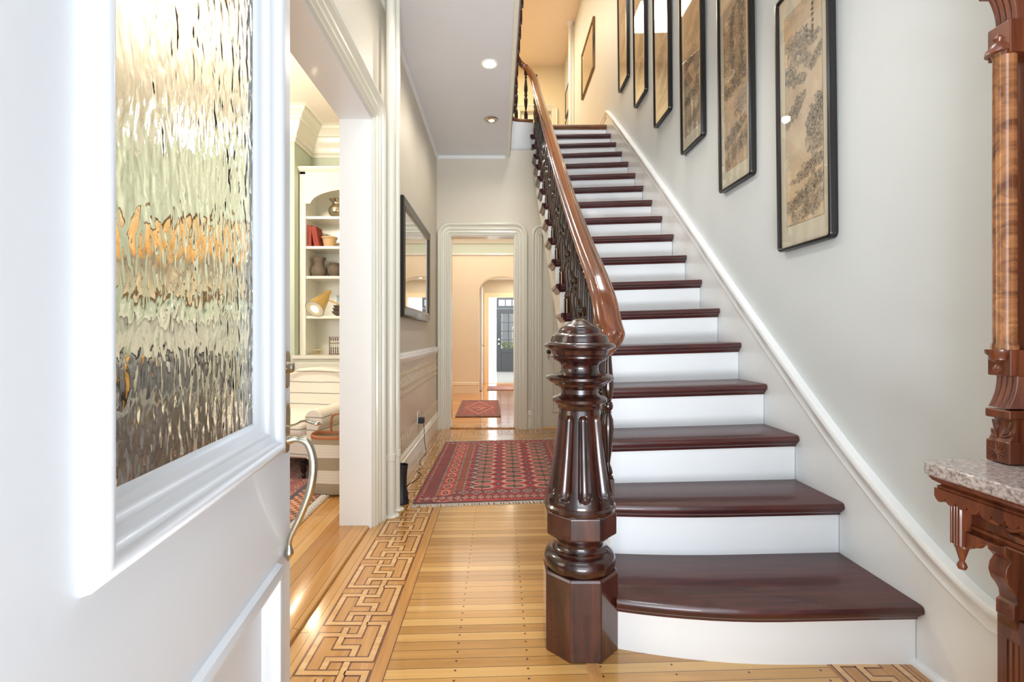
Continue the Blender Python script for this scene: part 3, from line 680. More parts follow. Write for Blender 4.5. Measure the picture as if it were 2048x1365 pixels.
# column with capital and base blocks
MB().lathe([(0.024, 0.950), (0.024, 0.962), (0.021, 0.970), (0.0212, 1.30), (0.0205, 1.625), (0.024, 1.632), (0.024, 1.640)], 1.164-ho[0], 1.112-ho[1], 32).build('column', M['burl'], ht, smooth=40)
hbox('column_block', 1.150, 1.200, 1.086, 1.138, 0.893, 0.953)
hbox('column_block', 1.150, 1.200, 1.086, 1.138, 1.625, 1.700)
mb = MB().lathe([(0.0, 0.898), (0.007, 0.901), (0.0105, 0.909), (0.007, 0.917), (0.004, 0.920), (0.010, 0.926), (0.016, 0.930), (0.017, 0.938), (0.023, 0.944), (0.024, 0.953)], 1.150-ho[0], 1.112-ho[1], 24); mb.build('drop_finial', M['tree'], ht, smooth=40)
mb = MB().lathe([(0.024, 1.632), (0.023, 1.642), (0.016, 1.650), (0.012, 1.656), (0.006, 1.660), (0.010, 1.668), (0.0, 1.680)], 1.150-ho[0], 1.112-ho[1], 24); mb.build('drop_finial', M['tree'], ht, smooth=40)
def fluted_block(name, zs, xs, y0, y1, mat='tree', flutes=4):
    mb = MB(); N_ = flutes*8; vs = []; W_ = y1-y0
    for z, x in zip(zs, xs):
        for i in range(N_+1):
            u = i/N_; ph = (u*flutes) % 1.0; d = 0.0045*abs(math.sin(PI*ph)) if 0 < u < 1 else 0
            vs.append(rh((x+0.0045-d, y0+W_*u, z)))
    m_ = N_+1; fs = [(r*m_+i, r*m_+i+1, (r+1)*m_+i+1, (r+1)*m_+i) for r in range(len(zs)-1) for i in range(N_)]
    b0 = len(vs)
    for z in zs: vs += [rh((1.200, y0, z)), rh((1.200, y1, z))]
    for r in range(len(zs)-1):
        fs += [(r*m_, (r+1)*m_, b0+2*(r+1), b0+2*r), (r*m_+N_, b0+2*r+1, b0+2*(r+1)+1, (r+1)*m_+N_)]
    fs += [tuple([i for i in range(m_)]+[b0+1, b0]), tuple([(len(zs)-1)*m_+i for i in range(m_)]+[b0+2*len(zs)-1, b0+2*len(zs)-2])]
    return mb.add(vs, fs).build(name, M[mat], ht, smooth=50)
zz = np.linspace(0, 1, 9)
fluted_block('fluted_bracket', [0.893-0.073*t for t in zz], [1.166-0.020*t**2.2 for t in zz], 1.088, 1.136)
hbox('base_block', 1.146, 1.200, 1.084, 1.140, 0.796, 0.816)
fluted_block('fluted_bracket', [1.700+0.075*t for t in zz], [1.164-0.020*t**2.2 for t in zz], 1.088, 1.136)
hbox('base_block', 1.136, 1.200, 1.080, 1.146, 1.776, 1.83)
hbox('upper_stile', 1.150, 1.200, 1.090, 1.138, 1.83, 2.45)
fluted_block('carved_foot', [0.796, 0.780, 0.766, 0.755, 0.748, 0.742], [1.160, 1.160, 1.158, 1.153, 1.149, 1.146], 1.088, 1.136, flutes=1)
hbox('carved_foot_block', 1.147, 1.200, 1.085, 1.139, 0.694, 0.744)
mb = MB()     # incised carving on the foot block and its leafy top
for k_ in range(6):
    a = PI*k_/6+0.3
    mb.tube([rh((1.1465, 1.112-0.020*math.cos(a), 0.719-0.020*math.sin(a))), rh((1.1455, 1.112, 0.719)), rh((1.1465, 1.112+0.020*math.cos(a), 0.719+0.020*math.sin(a)))], [0.0006, 0.002, 0.0006], 6)
for sg in (-1, 1):
    mb.tube(catmull([rh((1.150, 1.112+sg*0.003, 0.752)), rh((1.154, 1.112+sg*0.012, 0.766)), rh((1.157, 1.112+sg*0.020, 0.790))], 4), 0.002, 6)
    mb.tube(catmull([rh((1.150, 1.112+sg*0.003, 0.752)), rh((1.153, 1.112+sg*0.018, 0.758)), rh((1.156, 1.112+sg*0.021, 0.768))], 4), 0.002, 6)
mb.build('carved_rosette', M['tree'], ht, smooth=50)
# shelf: granite and apron
gp_ = [(1.060, 1.152), (1.020, 1.150), (1.001, 1.140), (0.993, 1.120), (0.993, 0.52), (1.252, 0.52), (1.252, 1.152)]
MB().prism(gp_, H3, 0.661, 0.692).build('granite_top', M['granite'], ht, smooth=0, bevel=0.006)
ap = [(0, 0.628), (0.010, 0.628), (0.012, 0.636), (0.006, 0.640), (0.018, 0.648), (0.022, 0.655), (0.022, 0.662), (0.0, 0.662)]
MB().sweep2d([(1.252, 1.116), (1.034, 1.116), (1.034, 0.52)], [(-o, h) for o, h in ap], H3).build('apron_moulding', M['tree'], ht, smooth=40)
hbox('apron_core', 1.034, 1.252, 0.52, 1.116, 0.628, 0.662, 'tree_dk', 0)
mb = MB(); L0, L1 = 0.53, 1.132; ns = 23; pts = [(L1, 0.630)]
for i in range(ns):
    for j in range(9):
        t = j/8; a0 = L1-(L1-L0)*(i+t)/ns; pts.append((a0, 0.612-0.012*math.sin(PI*t)**0.7))
pts.append((L0, 0.630))
mb.prism(pts, lambda a, b, h: rh((h, a, b)), 1.020, 1.034); mb.build('scalloped_frieze', M['tree'], ht, smooth=0)
hbox('carved_panel', 1.052, 1.066, 0.53, 1.10, 0.560, 0.632, 'tree_dk', 0)
mb = MB()
for (yc, zc, ln, an, wd) in ((1.035, 0.594, 0.040, 0.3, 0.010), (0.985, 0.590, 0.036, -0.35, 0.008), (0.975, 0.574, 0.040, 0.15, 0.009), (0.93, 0.596, 0.04, 0.4, 0.009), (0.88, 0.588, 0.05, -0.3, 0.01), (0.80, 0.592, 0.05, 0.2, 0.01), (0.72, 0.59, 0.05, -0.2, 0.01)):
    mb.tube([rh((1.050, yc+ln*t*math.cos(an), zc+ln*t*math.sin(an))) for t in np.linspace(-0.6, 0.6, 9)], [wd*max(0.03, (1-abs(t/0.6)**1.6)) for t in np.linspace(-0.6, 0.6, 9)], 8, flat=1.0)
mb.tube([rh((1.060, 1.06, 0.588)), rh((1.056, 0.95, 0.586)), rh((1.060, 0.6, 0.594))], 0.003, 6)
mb.build('leaf_carving', M['tree'], ht, smooth=50)
mb = MB(); mb.sweep2d([(1.056, 1.074), (1.056, 0.53)], [(0.006, 0.545), (-0.004, 0.545), (-0.006, 0.550), (-0.003, 0.552), (-0.008, 0.557), (-0.008, 0.563), (-0.004, 0.566), (0.006, 0.570)], H3); mb.build('lower_rail', M['tree'], ht, smooth=40)
fp = []
for i in range(4): fp += [(1.0745+0.0066*i, 1.030), (1.0765+0.0066*i, 1.0265), (1.0795+0.0066*i, 1.0265)]
fp = [(y, x) for y, x in fp]+[(1.101, 1.030), (1.101, 1.056), (1.0745, 1.056)]
MB().prism([(x, y) for y, x in fp], H3, 0.515, 0.610).build('corner_post', M['tree'], ht, smooth=0)
MB().lathe([(0.0, 0.458), (0.007, 0.460), (0.0095, 0.467), (0.007, 0.474), (0.0045, 0.478), (0.012, 0.507), (0.014, 0.509), (0.014, 0.516)], 1.043-ho[0], 1.088-ho[1], 20).build('pendant_drop', M['tree'], ht, smooth=40)
# carved corner spandrel below the rail
sp_ = [(1.076, 0.548), (1.076, 0.515), (1.070, 0.512), (1.062, 0.518), (1.056, 0.524), (1.050, 0.522), (1.040, 0.534), (1.026, 0.542), (1.012, 0.544), (1.000, 0.548)]
MB().prism(sp_, lambda a, b, h: rh((h, a, b)), 1.036, 1.052).build('corner_spandrel', M['tree'], ht, smooth=0, bevel=0.002)
# scrolled support bracket and pedestal
br_ = [(1.150, 0.560), (1.139, 0.548), (1.135, 0.52), (1.137, 0.49), (1.150, 0.476), (1.141, 0.462), (1.138, 0.445), (1.144, 0.425), (1.154, 0.412), (1.162, 0.398), (1.164, 0.382), (1.156, 0.376), (1.156, 0.345), (1.162, 0.338), (1.166, 0.318), (1.178, 0.304), (1.195, 0.30), (1.20, 0.31), (1.20, 0.56)]
MB().prism(br_, lambda a, b, h: rh((a, h, b)), 1.085, 1.125).build('scroll_bracket', M['tree'], ht, smooth=35, bevel=0.002)
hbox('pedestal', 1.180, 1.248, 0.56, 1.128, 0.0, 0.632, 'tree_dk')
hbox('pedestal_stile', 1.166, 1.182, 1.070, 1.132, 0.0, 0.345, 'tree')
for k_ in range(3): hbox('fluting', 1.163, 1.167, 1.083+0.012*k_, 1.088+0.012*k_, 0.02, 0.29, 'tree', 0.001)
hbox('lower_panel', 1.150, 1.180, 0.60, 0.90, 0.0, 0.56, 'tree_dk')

# ------------------------------------------------------------------ ink-wash scroll paintings up the right wall
def scroll_img(seed, blobs, H=400, W=96, text=None, tone=(206, 184, 154)):
    r = np.random.RandomState(seed); base = np.ones((H, W, 3))*np.array(tone)
    n = fbm(H, W, 8, 3, seed, 4)[..., None]; base = base+(n-0.5)*np.array((46, 50, 50))
    warm = fbm(H, W, 5, 2, seed+40, 2)[..., None]; base = base+np.clip(warm-0.52, 0, 1)*np.array((60, 20, -24))
    vv_, uu_ = np.meshgrid(np.linspace(0, 1, H), np.linspace(0, 1, W), indexing='ij'); ink = np.zeros((H, W))
    wob = (fbm(H, W, 60, 18, seed+5, 3)-0.5)
    for bi, (cu, cv, ru, rv, ang, dk) in enumerate(blobs):
        du = (uu_-cu); dv = (vv_-cv)*4.2; a = math.radians(ang)
        p = du*math.cos(a)+dv*math.sin(a); q = -du*math.sin(a)+dv*math.cos(a)
        d = np.sqrt((p/ru)**2+(q/(rv*4.2))**2)+wob*1.3
        m = np.clip((1.15-d)*1.5, 0, 1)
        hatch = np.abs(np.sin((p*46+wob*7)))**4*0.30+(fbm(H, W, 190, 55, seed+7+bi, 2) > 0.60)*0.50
        edge = np.exp(-((d-0.92)/0.07)**2)*0.75
        ink = np.maximum(ink, 1.15*dk*(m*(0.24+hatch)+edge*np.clip(fbm(H, W, 40, 12, seed+bi, 2)*1.6-0.35, 0, 1)))
    dots = (vnoise(H, W, 190, 60, seed+9) > 0.86)*np.clip(fbm(H, W, 10, 4, seed+3, 2)*3-1.6, 0, 1); ink = np.maximum(ink, dots*0.6)
    if text:
        for (tu, t0, t1) in text:
            v0 = t0
            while v0 < t1:
                hh = 0.019
                for s_ in range(9):
                    if r.rand() < 0.5: y0 = v0+r.rand()*hh*0.8; ys = slice(int(y0*H), int(y0*H)+1); x0 = tu-0.035+r.rand()*0.02; ink[ys, int(x0*W):int((x0+0.055)*W)+1] = 0.85
                    else: x0 = int((tu+(r.rand()-0.5)*0.05)*W); y0 = int((v0)*H); ink[y0:y0+int(hh*0.8*H)+1, x0:x0+1] = 0.85
                v0 += 0.024
    ink = np.clip(ink, 0, 0.92)[..., None]
    return base*(1-ink)+np.array((58, 58, 54))*ink
BL = [
 [(.36, .17, .22, .085, -72, .8), (.18, .27, .30, .05, -62, .8), (.52, .26, .22, .03, 40, .6), (.78, .21, .20, .022, -8, .7), (.84, .30, .24, .025, -42, .85), (.36, .34, .26, .025, 18, .8), (.26, .47, .34, .035, -38, .85),
  (.72, .56, .14, .065, 12, 1.0), (.90, .53, .14, .075, 0, .9), (.80, .66, .24, .05, -45, .6), (.70, .76, .40, .035, -15, .8), (.30, .80, .2, .012, 0, .6), (.70, .86, .42, .04, -30, .75), (.25, .90, .30, .035, -30, .9), (.6, .95, .5, .04, -25, .7)],
 [(.45, .16, .5, .07, -30, .9), (.2, .24, .3, .08, -60, .9), (.75, .22, .3, .07, 0, .8), (.5, .36, .6, .07, -15, .9), (.75, .47, .3, .08, 20, 1.0), (.3, .52, .3, .05, 0, .9), (.75, .66, .3, .06, -50, .7), (.45, .80, .6, .04, -20, .8), (.6, .90, .6, .05, -25, .7)],
 [(.5, .18, .6, .04, -50, .4), (.8, .3, .4, .05, -60, .5), (.35, .47, .5, .06, -10, .95), (.35, .60, .5, .05, 10, .9), (.2, .75, .35, .04, 0, .9), (.8, .72, .3, .06, -30, .8), (.6, .90, .5, .04, -20, .6), (.5, .33, .3, .03, 0, .5)],
 [(.4, .2, .5, .07, -50, .7), (.7, .35, .5, .06, -40, .7), (.5, .55, .4, .07, -30, .8), (.3, .66, .3, .06, 0, .7), (.6, .8, .5, .05, -40, .7), (.5, .93, .5, .03, -20, .6)],
 [(.5, .3, .5, .07, -50, .6), (.6, .6, .5, .10, -50, .9), (.4, .85, .5, .06, -50, .8)],
 [(.5, .3, .5, .07, -30, .5), (.4, .7, .5, .06, -40, .6)]]
LB = ['nearest black-framed Chinese ink scroll, with a column of writing and misty peaks', 'black-framed Chinese ink scroll with dense dark peaks, second from the foot of the stairs',
      'Chinese ink landscape scroll in a black frame, brownish with a waterfall, third up the stairs', 'Chinese ink landscape scroll in a black frame, pale grey mountains, fourth up the stairs',
      'Chinese ink scroll in a black frame mirroring yellow light, fifth up the stairs', 'topmost and farthest black-framed Chinese scroll on the right stair wall']
FW, FH = 0.345, 1.10
for i in range(6):
    y0 = 1.80+0.571*i; zb = 1.352+0.4265*i
    t = thing('framed_scroll', LB[i], 'framed picture', (XR-0.001, y0+FW/2, zb), 0, 'framed scrolls up the stair wall')
    t.rotation_euler = (0, -0.012, 0)
    # frame bars with rounded corners: local -X is out from the wall, +Y away from the camera
    r_ = 0.022; c = []
    for (cy, cz, a0) in ((FW/2-r_, r_, -PI/2), (FW/2-r_, FH-r_, 0), (-FW/2+r_, FH-r_, PI/2), (-FW/2+r_, r_, PI)):
        for j in range(5): a = a0+PI/2*j/4; c.append((cy+r_*math.cos(a), cz+r_*math.sin(a)))
    fr = MB().sweep2d(c, [(0, 0.0), (-0.001, 0.026), (0.002, 0.030), (0.010, 0.031), (0.0135, 0.028), (0.014, 0.014)], lambda a, b, h: (-h, a, b), closed=True)
    fr.build('frame', M['black_lacquer'], t, smooth=40)
    MB().box(-0.016, -0.004, -FW/2+0.010, FW/2-0.010, 0.010, FH-0.010).build('mount', M['paper'], t, smooth=0)
    ph = FH-0.20; pw = FW-0.105
    img = scroll_img(11+7*i, BL[i], text=[(.76, .005, .20), (.62, .125, .19)] if i == 0 else ([(.8, .02, .09)] if i == 1 else None),
                     tone=[(212, 192, 164), (206, 182, 152), (190, 172, 148), (190, 182, 166), (196, 184, 160), (200, 188, 162)][i])
    img[[0, -1]] = 60; img[:, [0, -1]] = 60
    painted('painting', img, lambda u, v: (-0.0168, pw/2-u*pw, 0.10+ph-v*ph), M['art'], t)
    MB().box(-0.0225, -0.020, -FW/2+0.012, FW/2-0.012, 0.012, FH-0.012).build('glass', M['glass'], t, smooth=0)

# ------------------------------------------------------------------ hall fittings
def downlight(x, y, label, tiltx=0.0):
    t = thing('recessed_light', label, 'ceiling light', (x, y, ZC), 0, 'recessed lights in the hall ceiling')
    MB().lathe([(0.046, -0.001), (0.060, -0.001), (0.062, -0.004), (0.058, -0.008), (0.046, -0.006), (0.044, 0.010)], 0, 0, 32).build('trim_ring', M['white_plastic'] if tiltx == 0 else M['metal'], t, smooth=40)
    ln = MB().lathe([(0.0, 0.0), (0.043, 0.0), (0.043, 0.006), (0.0, 0.006)], 0, 0, 28).build('lens', M['downlight'], t, smooth=30, loc=(0, 0, -0.007))
    if tiltx: ln.scale = (0.55, 0.55, 1.0); ln.location = (0.004, 0.004, -0.010); MB().lathe([(0.026, 0.0), (0.045, 0.004), (0.046, -0.004), (0.028, -0.010)], 0, 0, 28).build('gimbal', M['metal'], t, smooth=40)
    lamp('recessed_spot', 'SPOT', (x, y, ZC-0.03), 14 if tiltx else 22, SOFT, 0.03, spot=165)
downlight(-0.063, 3.365, 'brighter round recessed downlight in the hall ceiling')
downlight(-0.066, 4.237, 'dimmer tilting recessed downlight with a metal rim, nearer the back wall', 1.0)
lamp('unseen_fill_spot_by_the_door', 'SPOT', (-0.06, 1.4, ZC-0.03), 5, SOFT, 0.03, spot=165)  # added spot out of view, no fitting, fills the near hall
lamp('unseen_fill_spot_by_the_doorway', 'SPOT', (-0.06, 2.45, ZC-0.03), 17, SOFT, 0.03, spot=165)  # another added spot out of view, brightens the deeper hall

def pipe(x, y, r, label, zc, cat='pipe'):
    t = thing('heating_pipe', label, cat, (x, y, 0.0))
    MB().lathe([(r, 0.0), (r, ZC)], 0, 0, 24).build('riser_pipe', M['trim'], t, smooth=40)
    MB().lathe([(r, zc), (r+0.004, zc+0.003), (r+0.004, zc+0.038), (r, zc+0.042)], 0, 0, 24).build('collar', M['trim'], t, smooth=40)
    MB().lathe([(r+0.022, 0.0), (r+0.022, 0.004), (r+0.014, 0.010), (r, 0.012)], 0, 0, 24).build('floor_flange', M['trim'], t, smooth=40)
pipe(-0.588, 2.640, 0.0245, 'thicker ivory heating pipe rising beside the doorway casing', 0.30)
pipe(-0.575, 2.735, 0.0185, 'thinner ivory heating pipe just behind the thicker one', 0.30)
vz = MB().lathe([(0.0, 0.0), (0.042, 0.0), (0.043, 0.012), (0.036, 0.045), (0.030, 0.095), (0.030, 0.14), (0.033, 0.19), (0.038, 0.225), (0.036, 0.227), (0.031, 0.19), (0.028, 0.14), (0.028, 0.05), (0.0, 0.03)], 0, 0, 32).build('floor_vase', M['black'], None, smooth=50, loc=(-0.568, 2.835, 0.0012))
tag(vz, 'slim black waisted vase on the floor behind the pipes', 'vase')
t = thing('wall_socket', 'white wall socket with a black plug-in adapter on the wainscot', 'socket', (XL+0.006, 3.87, 0.27))
MB().box(0, 0.006, -0.035, 0.035, 0, 0.108).build('cover_plate', M['white_plastic'], t, bevel=0.002)
tag(MB().box(0.006, 0.052, -0.026, 0.026, 0.012, 0.058).build('power_adapter', M['black'], t, bevel=0.006), 'black power adapter')
cd = MB().tube(catmull([(-0.600, 3.87, 0.276), (-0.598, 3.90, 0.22), (-0.606, 3.96, 0.12), (-0.610, 4.06, 0.02), (-0.606, 4.02, 0.004), (-0.614, 3.80, 0.004), (-0.600, 3.70, 0.004), (-0.570, 3.60, 0.004), (-0.585, 3.48, 0.004), (-0.548, 3.42, 0.004), (-0.562, 3.28, 0.004), (-0.598, 3.14, 0.004), (-0.560, 3.00, 0.004), (-0.566, 2.89, 0.004)], 6), 0.0024, 6)
tag(cd.build('power_cord', M['black'], None, smooth=60), 'thin black cord trailing from the socket along the floor', 'cord')

def framed(name, label, cat, x, y0, y1, z0, z1, fw, fd, fmat, img=None, mapper=None, glass='glass', side=1, mount=0.0, tilt_=0.0, group=None):
    """picture on a wall facing +X (side=1) or -X (side=-1)"""
    t = thing(name, label, cat, (x, (y0+y1)/2, z0), 0, group); W_ = y1-y0; H_ = z1-z0; t.rotation_euler = (0, tilt_, 0)
    pr_ = [(0, 0.0), (0, fd*0.85), (fw*0.2, fd), (fw*0.75, fd*0.82), (fw*0.8, fd*0.9), (fw, fd*0.7), (fw, fd*0.3)]
    MB().sweep2d([(W_/2, 0), (W_/2, H_), (-W_/2, H_), (-W_/2, 0)], pr_, lambda a, b, h: (side*h, a, b), closed=True).build('frame', fmat, t, smooth=25)
    f2 = fw*0.9
    MB().box(min(side*.003, side*fd*.4), max(side*.003, side*fd*.4), -W_/2+f2, W_/2-f2, f2, H_-f2).build('mount', M['paper'], t, smooth=0)
    if img is not None:
        mw = W_/2-f2-mount; painted('print', img, lambda u, v: (side*fd*0.43, mw*(1-2*u)*side*-1, H_-f2-mount-(H_-2*f2-2*mount)*v), M['art'], t)
    MB().box(min(side*fd*.50, side*fd*.56), max(side*fd*.50, side*fd*.56), -W_/2+f2, W_/2-f2, f2, H_-f2).build('glass', M[glass], t, smooth=0)
    return t
def wash(seed, H, W, bands):
    n = fbm(H, W, 6, 6, seed, 4); v = np.linspace(0, 1, H)[:, None]+(n-0.5)*0.08; im = np.zeros((H, W, 3))
    for c in range(3): im[..., c] = np.interp(v, [b[0] for b in bands], [b[1][c] for b in bands])
    return im+(fbm(H, W, 20, 20, seed+3, 3)[..., None]-0.5)*14
img = wash(3, 90, 130, [(0, (206, 204, 186)), (0.2, (200, 206, 190)), (0.3, (226, 208, 178)), (0.62, (222, 200, 168)), (0.8, (214, 198, 176)), (1, (228, 222, 210))])  # pale bands paint in the room's reflection on the glass
framed('framed_picture', 'wide black-framed picture with a pale reflection painted under glass on the beige hall wall', 'framed picture', XL+0.001, 3.17, 4.40, 1.108, 1.908, 0.075, 0.032, M['black_lacquer'], img, mount=0.03, glass='glass2', tilt_=-0.0)
# upstairs
img = wash(9, 60, 60, [(0, (222, 204, 160)), (1, (206, 192, 160))])
gold = wood('dark gilded frame', (60, 40, 22), (150, 112, 60), 0.4, 'Z', 1.0, 0.2)
framed('upstairs_picture', 'large gilt-framed picture on the wall at the top of the stairs', 'framed picture', XR-0.001, 6.35, 7.25, 4.51, 5.18, 0.03, 0.03, gold, img, side=-1, mount=0.02)
framed('upstairs_picture', 'small dark-framed picture behind the upstairs pipe, upper of two', 'framed picture', XR-0.001, 8.50, 9.05, 5.03, 5.52, 0.02, 0.02, M['black_lacquer'], img, side=-1)
framed('upstairs_picture', 'small dark-framed picture behind the upstairs pipe, lower of two', 'framed picture', XR-0.001, 8.50, 9.05, 4.46, 4.98, 0.02, 0.02, M['black_lacquer'], img, side=-1)
t = thing('upstairs_pipe', 'white pipe rising to the ceiling of the upstairs hall', 'pipe', (1.20, 8.1, 3.42))
MB().lathe([(0.030, 0.0), (0.030, 2.80)], 0, 0, 20).build('riser_pipe', M['trim_white'], t, smooth=40)
MB().lathe([(0.030, 2.74), (0.062, 2.785), (0.066, 2.80)], 0, 0, 20).build('ceiling_flange', M['trim_white'], t, smooth=40)
casing('trim_18', 0.42, 1.03, 5.34, lambda a, b, h: (a, 9.38-h, b), z0=3.42, mat=M['trim'])
d3 = tag(thing('door_3', 'cream panelled door at the far end of the upstairs hall', None, (0.42, 9.45, 3.42)), kind='structure')
MB().box(0.004, 0.606, 0, 0.04, 0, 1.90).build('door_leaf', M['trim'], d3, bevel=0.003)
MB().sweep2d([(0.11, 1.0), (0.11, 1.78), (0.50, 1.78), (0.50, 1.0)], [(0, 0), (0.006, 0.012), (0.018, 0.012), (0.026, 0)], lambda a, b, h: (a, -h, b), closed=True).build('panel_moulding', M['trim'], d3)

# ------------------------------------------------------------------ rugs
def fringe(mb, p0, p1, dirv, ln, nstr, z, seed):
    r = random.Random(seed); p0 = Vector((*p0, z)); p1 = Vector((*p1, z)); d = Vector((*dirv, 0))
    for i in range(nstr):
        a = p0.lerp(p1, (i+0.5)/nstr); s_ = (p1-p0).normalized()*(r.random()-0.5)*ln*0.5
        mb.tube([a+Vector((0, 0, 0.002)), a+d*ln*0.5+s_*0.4+Vector((0, 0, 0.003)), a+d*ln*(0.8+0.3*r.random())+s_], [0.0034, 0.0040, 0.0024], 4)
def rug(name, label, cat, corners, img, z, fr=None):
    NL, NR, FR, FL = [np.array(c) for c in corners]; c0 = (NL+NR+FR+FL)/4
    t = thing(name, label, cat, (c0[0], c0[1], z))
    def mp(u, v):
        u = u[..., None]; v = v[..., None]; p = (FL*(1-u)+FR*u)*(1-v)+(NL*(1-u)+NR*u)*v-c0
        return p[..., 0], p[..., 1], 0.0065+0.0006*np.sin(p[..., 0]*31)*np.cos(p[..., 1]*27)
    painted('pile', img, mp, M['rug'], t)
    b = [tuple(q-c0) for q in (NL, NR, FR, FL)]
    MB().prism(b, XY, 0.0, 0.0058).build('backing', M['rugside'], t, smooth=0)
    return t, c0
M['rugside'] = paint('rug selvedge', (92, 30, 26), 0.9, 0.05, 0.2)
def bokhara(W, H):
    u, v = np.meshgrid((np.arange(W)+.5)/W, (np.arange(H)+.5)/H); v = 1-v      # v=0 near
    r = np.random.RandomState(5); red = np.array((198, 40, 26)); dk = np.array((84, 22, 24)); wh = np.array((230, 208, 188)); nav = np.array((48, 32, 40)); org = np.array((216, 96, 40)); gold_ = np.array((206, 150, 78))
    im = np.ones((H, W, 3))*red; mu = np.minimum(u, 1-u)
    def put(m, c, a=1.0): im[m] = im[m]*(1-a)+np.array(c)*a
    # side borders
    put(mu < 0.012, dk); put((mu >= .035) & (mu < .092), (166, 44, 30))
    put((mu >= .035) & (mu < .092) & ((v*64+mu*40) % 1 < 0.42), dk)
    put((mu >= .105) & (mu < .175), org*0.55+red*0.45)
    pv = (v*13) % 1; pu = (mu-.105)/.07
    put((mu >= .105) & (mu < .175) & (np.abs(np.hypot((pu-.5)*1.25, (pv-.5)*1.0)-.36) < .05) & ((v*130+mu*150) % 1 < .6), wh)
    put((mu >= .105) & (mu < .175) & (np.hypot((pu-.5)*1.3, (pv-.5)) < .22), (120, 40, 36)); put((mu >= .105) & (mu < .175) & (np.hypot((pu-.5)*1.3, (pv-.5)) < .08), wh)
    put((mu >= .105) & (mu < .175) & ((v*13) % 1 < .08), dk)
    put((mu >= .190) & (mu < .222) & ((mu*220) % 1 < .35), dk); put((mu >= .190) & (mu < .222) & ((v*70) % 1 < .3) & ((mu*110) % 1 < .5), gold_)
    for c in (.026, .098, .182, .230):
        put(np.abs(mu-c) < .0062, dk); put((np.abs(mu-c) < .0040) & ((v*46) % 1 < .42), wh)
    # field of guls
    fld = (mu > .238) & (v > .14) & (v < .93); vn = (v-.14)/.79; rows = 12; cols = [.325, .5, .675]
    put(fld, (210, 40, 34))
    for ci, c in enumerate(cols):
        y = (vn*rows) % 1-.5; x = (u-c)/.066
        e = np.hypot(x, y/.40); m = fld & (np.abs(x) < 1.25)
        put(m & (e < 1.0), (150, 66, 44)); put(m & (e < 1.0) & (x*y < 0), (104, 40, 34)); put(m & (np.abs(e-.88) < .14) & ((np.arctan2(y, x)*5) % 1 < .72), wh)
        put(m & (e < .42), gold_*0.75); put(m & (e < .24), nav); put(fld & (np.abs(u-c) < .0030), nav)
    for c in (.2625, .4125, .5875, .7375):
        y = (vn*rows+.5) % 1-.5; x = (u-c)/.032; e = np.abs(x)+np.abs(y)/.42
        put(fld & (e < 1.05), nav); put(fld & (e < .78), (150, 40, 52)); put(fld & (e < .45), nav); put(fld & (e < .18), wh)
    # end borders
    for (a, b, k_) in ((.03, .075, 26), (.085, .135, 15), (.935, .975, 26)):
        m = (v > a) & (v < b) & (mu > .02 if a != .085 else mu > .18); y = (v-a)/(b-a)-.5; x = (u*k_) % 1-.5
        put(m, (128, 34, 34)); put(m & (np.abs(np.abs(x)+np.abs(y)-.38) < .06), wh, .85); put(m & (np.abs(x)+np.abs(y) < .22), nav if k_ == 15 else org); put(m & (np.abs(x)+np.abs(y) < .09), wh)
    put((v < .012) | (v > .99), dk)
    im = im*(0.86+0.28*r.rand(H, W, 1))*(0.9+0.2*fbm(H, W, 30, 3, 6, 2)[..., None])
    return im
rt, c0 = rug('bokhara_rug', 'deep red patterned wool rug with rows of motifs on the hall floor', 'rug', [(-0.498, 2.80), (0.700, 2.915), (0.712, 4.56), (-0.480, 4.44)], bokhara(440, 420), 0.0012)
mb = MB(); fringe(mb, (-0.498-c0[0], 2.80-c0[1]), (0.700-c0[0], 2.915-c0[1]), (0.09, -1.0), 0.045, 150, 0.001, 3); fringe(mb, (-0.48-c0[0], 4.44-c0[1]), (0.712-c0[0], 4.56-c0[1]), (-0.09, 1.0), 0.05, 130, 0.001, 4)
mb.build('fringe', M['fringe'], rt, smooth=60)['kind'] = 'stuff'
def heriz(W, H, seed, pal, k_=10):
    u, v = np.meshgrid((np.arange(W)+.5)/W, (np.arange(H)+.5)/H); r = np.random.RandomState(seed); pal = [np.array(p) for p in pal]; im = np.ones((H, W, 3))*pal[0]
    x = np.abs(u-.5)*2; y = np.abs(v-.5)*2; mu = 1-np.maximum(x, y)
    n = fbm(H, W, 40, 40*W/H, seed, 2); cells = np.abs(np.sin(x*k_*2.2)+np.cos(y*k_*2.0)+n*1.4)
    for i, c in enumerate(pal): im[(cells > 0.32*i) & (cells < 0.32*(i+1))] = c
    b = (mu < .14); im[b] = pal[1]; q = (np.sin(u*k_*9)*np.cos(v*k_*9)+n) ; im[b & (q > .9)] = pal[3]; im[b & (q < .1)] = pal[2]; im[(np.abs(mu-.14) < .012) | (mu < .015)] = pal[2]
    d = x*1.1+y; im[(np.abs(d-.75) < .05)] = pal[3]; im[(d < .4) & (n > .5)] = pal[3]
    return im*(0.84+0.3*r.rand(H, W, 1))
PAL = [(184, 34, 36), (100, 26, 32), (64, 28, 36), (206, 130, 104), (176, 60, 40)]
rug('small_rug', 'small red oriental rug on the glossy floor beyond the far doorway', 'rug', [(-0.520, 5.79), (0.030, 5.81), (0.000, 7.28), (-0.545, 7.25)], heriz(150, 230, 8, PAL), 0.004)
rug('runner_rug', 'dark red oriental rug in the passage before the charcoal door', 'rug', [(-0.205, 8.62), (0.60, 8.62), (0.60, 9.28), (-0.205, 9.28)], heriz(150, 120, 21, [(150, 50, 56), (110, 36, 46), (52, 36, 46), (200, 160, 140), (150, 80, 60)]), 0.004)

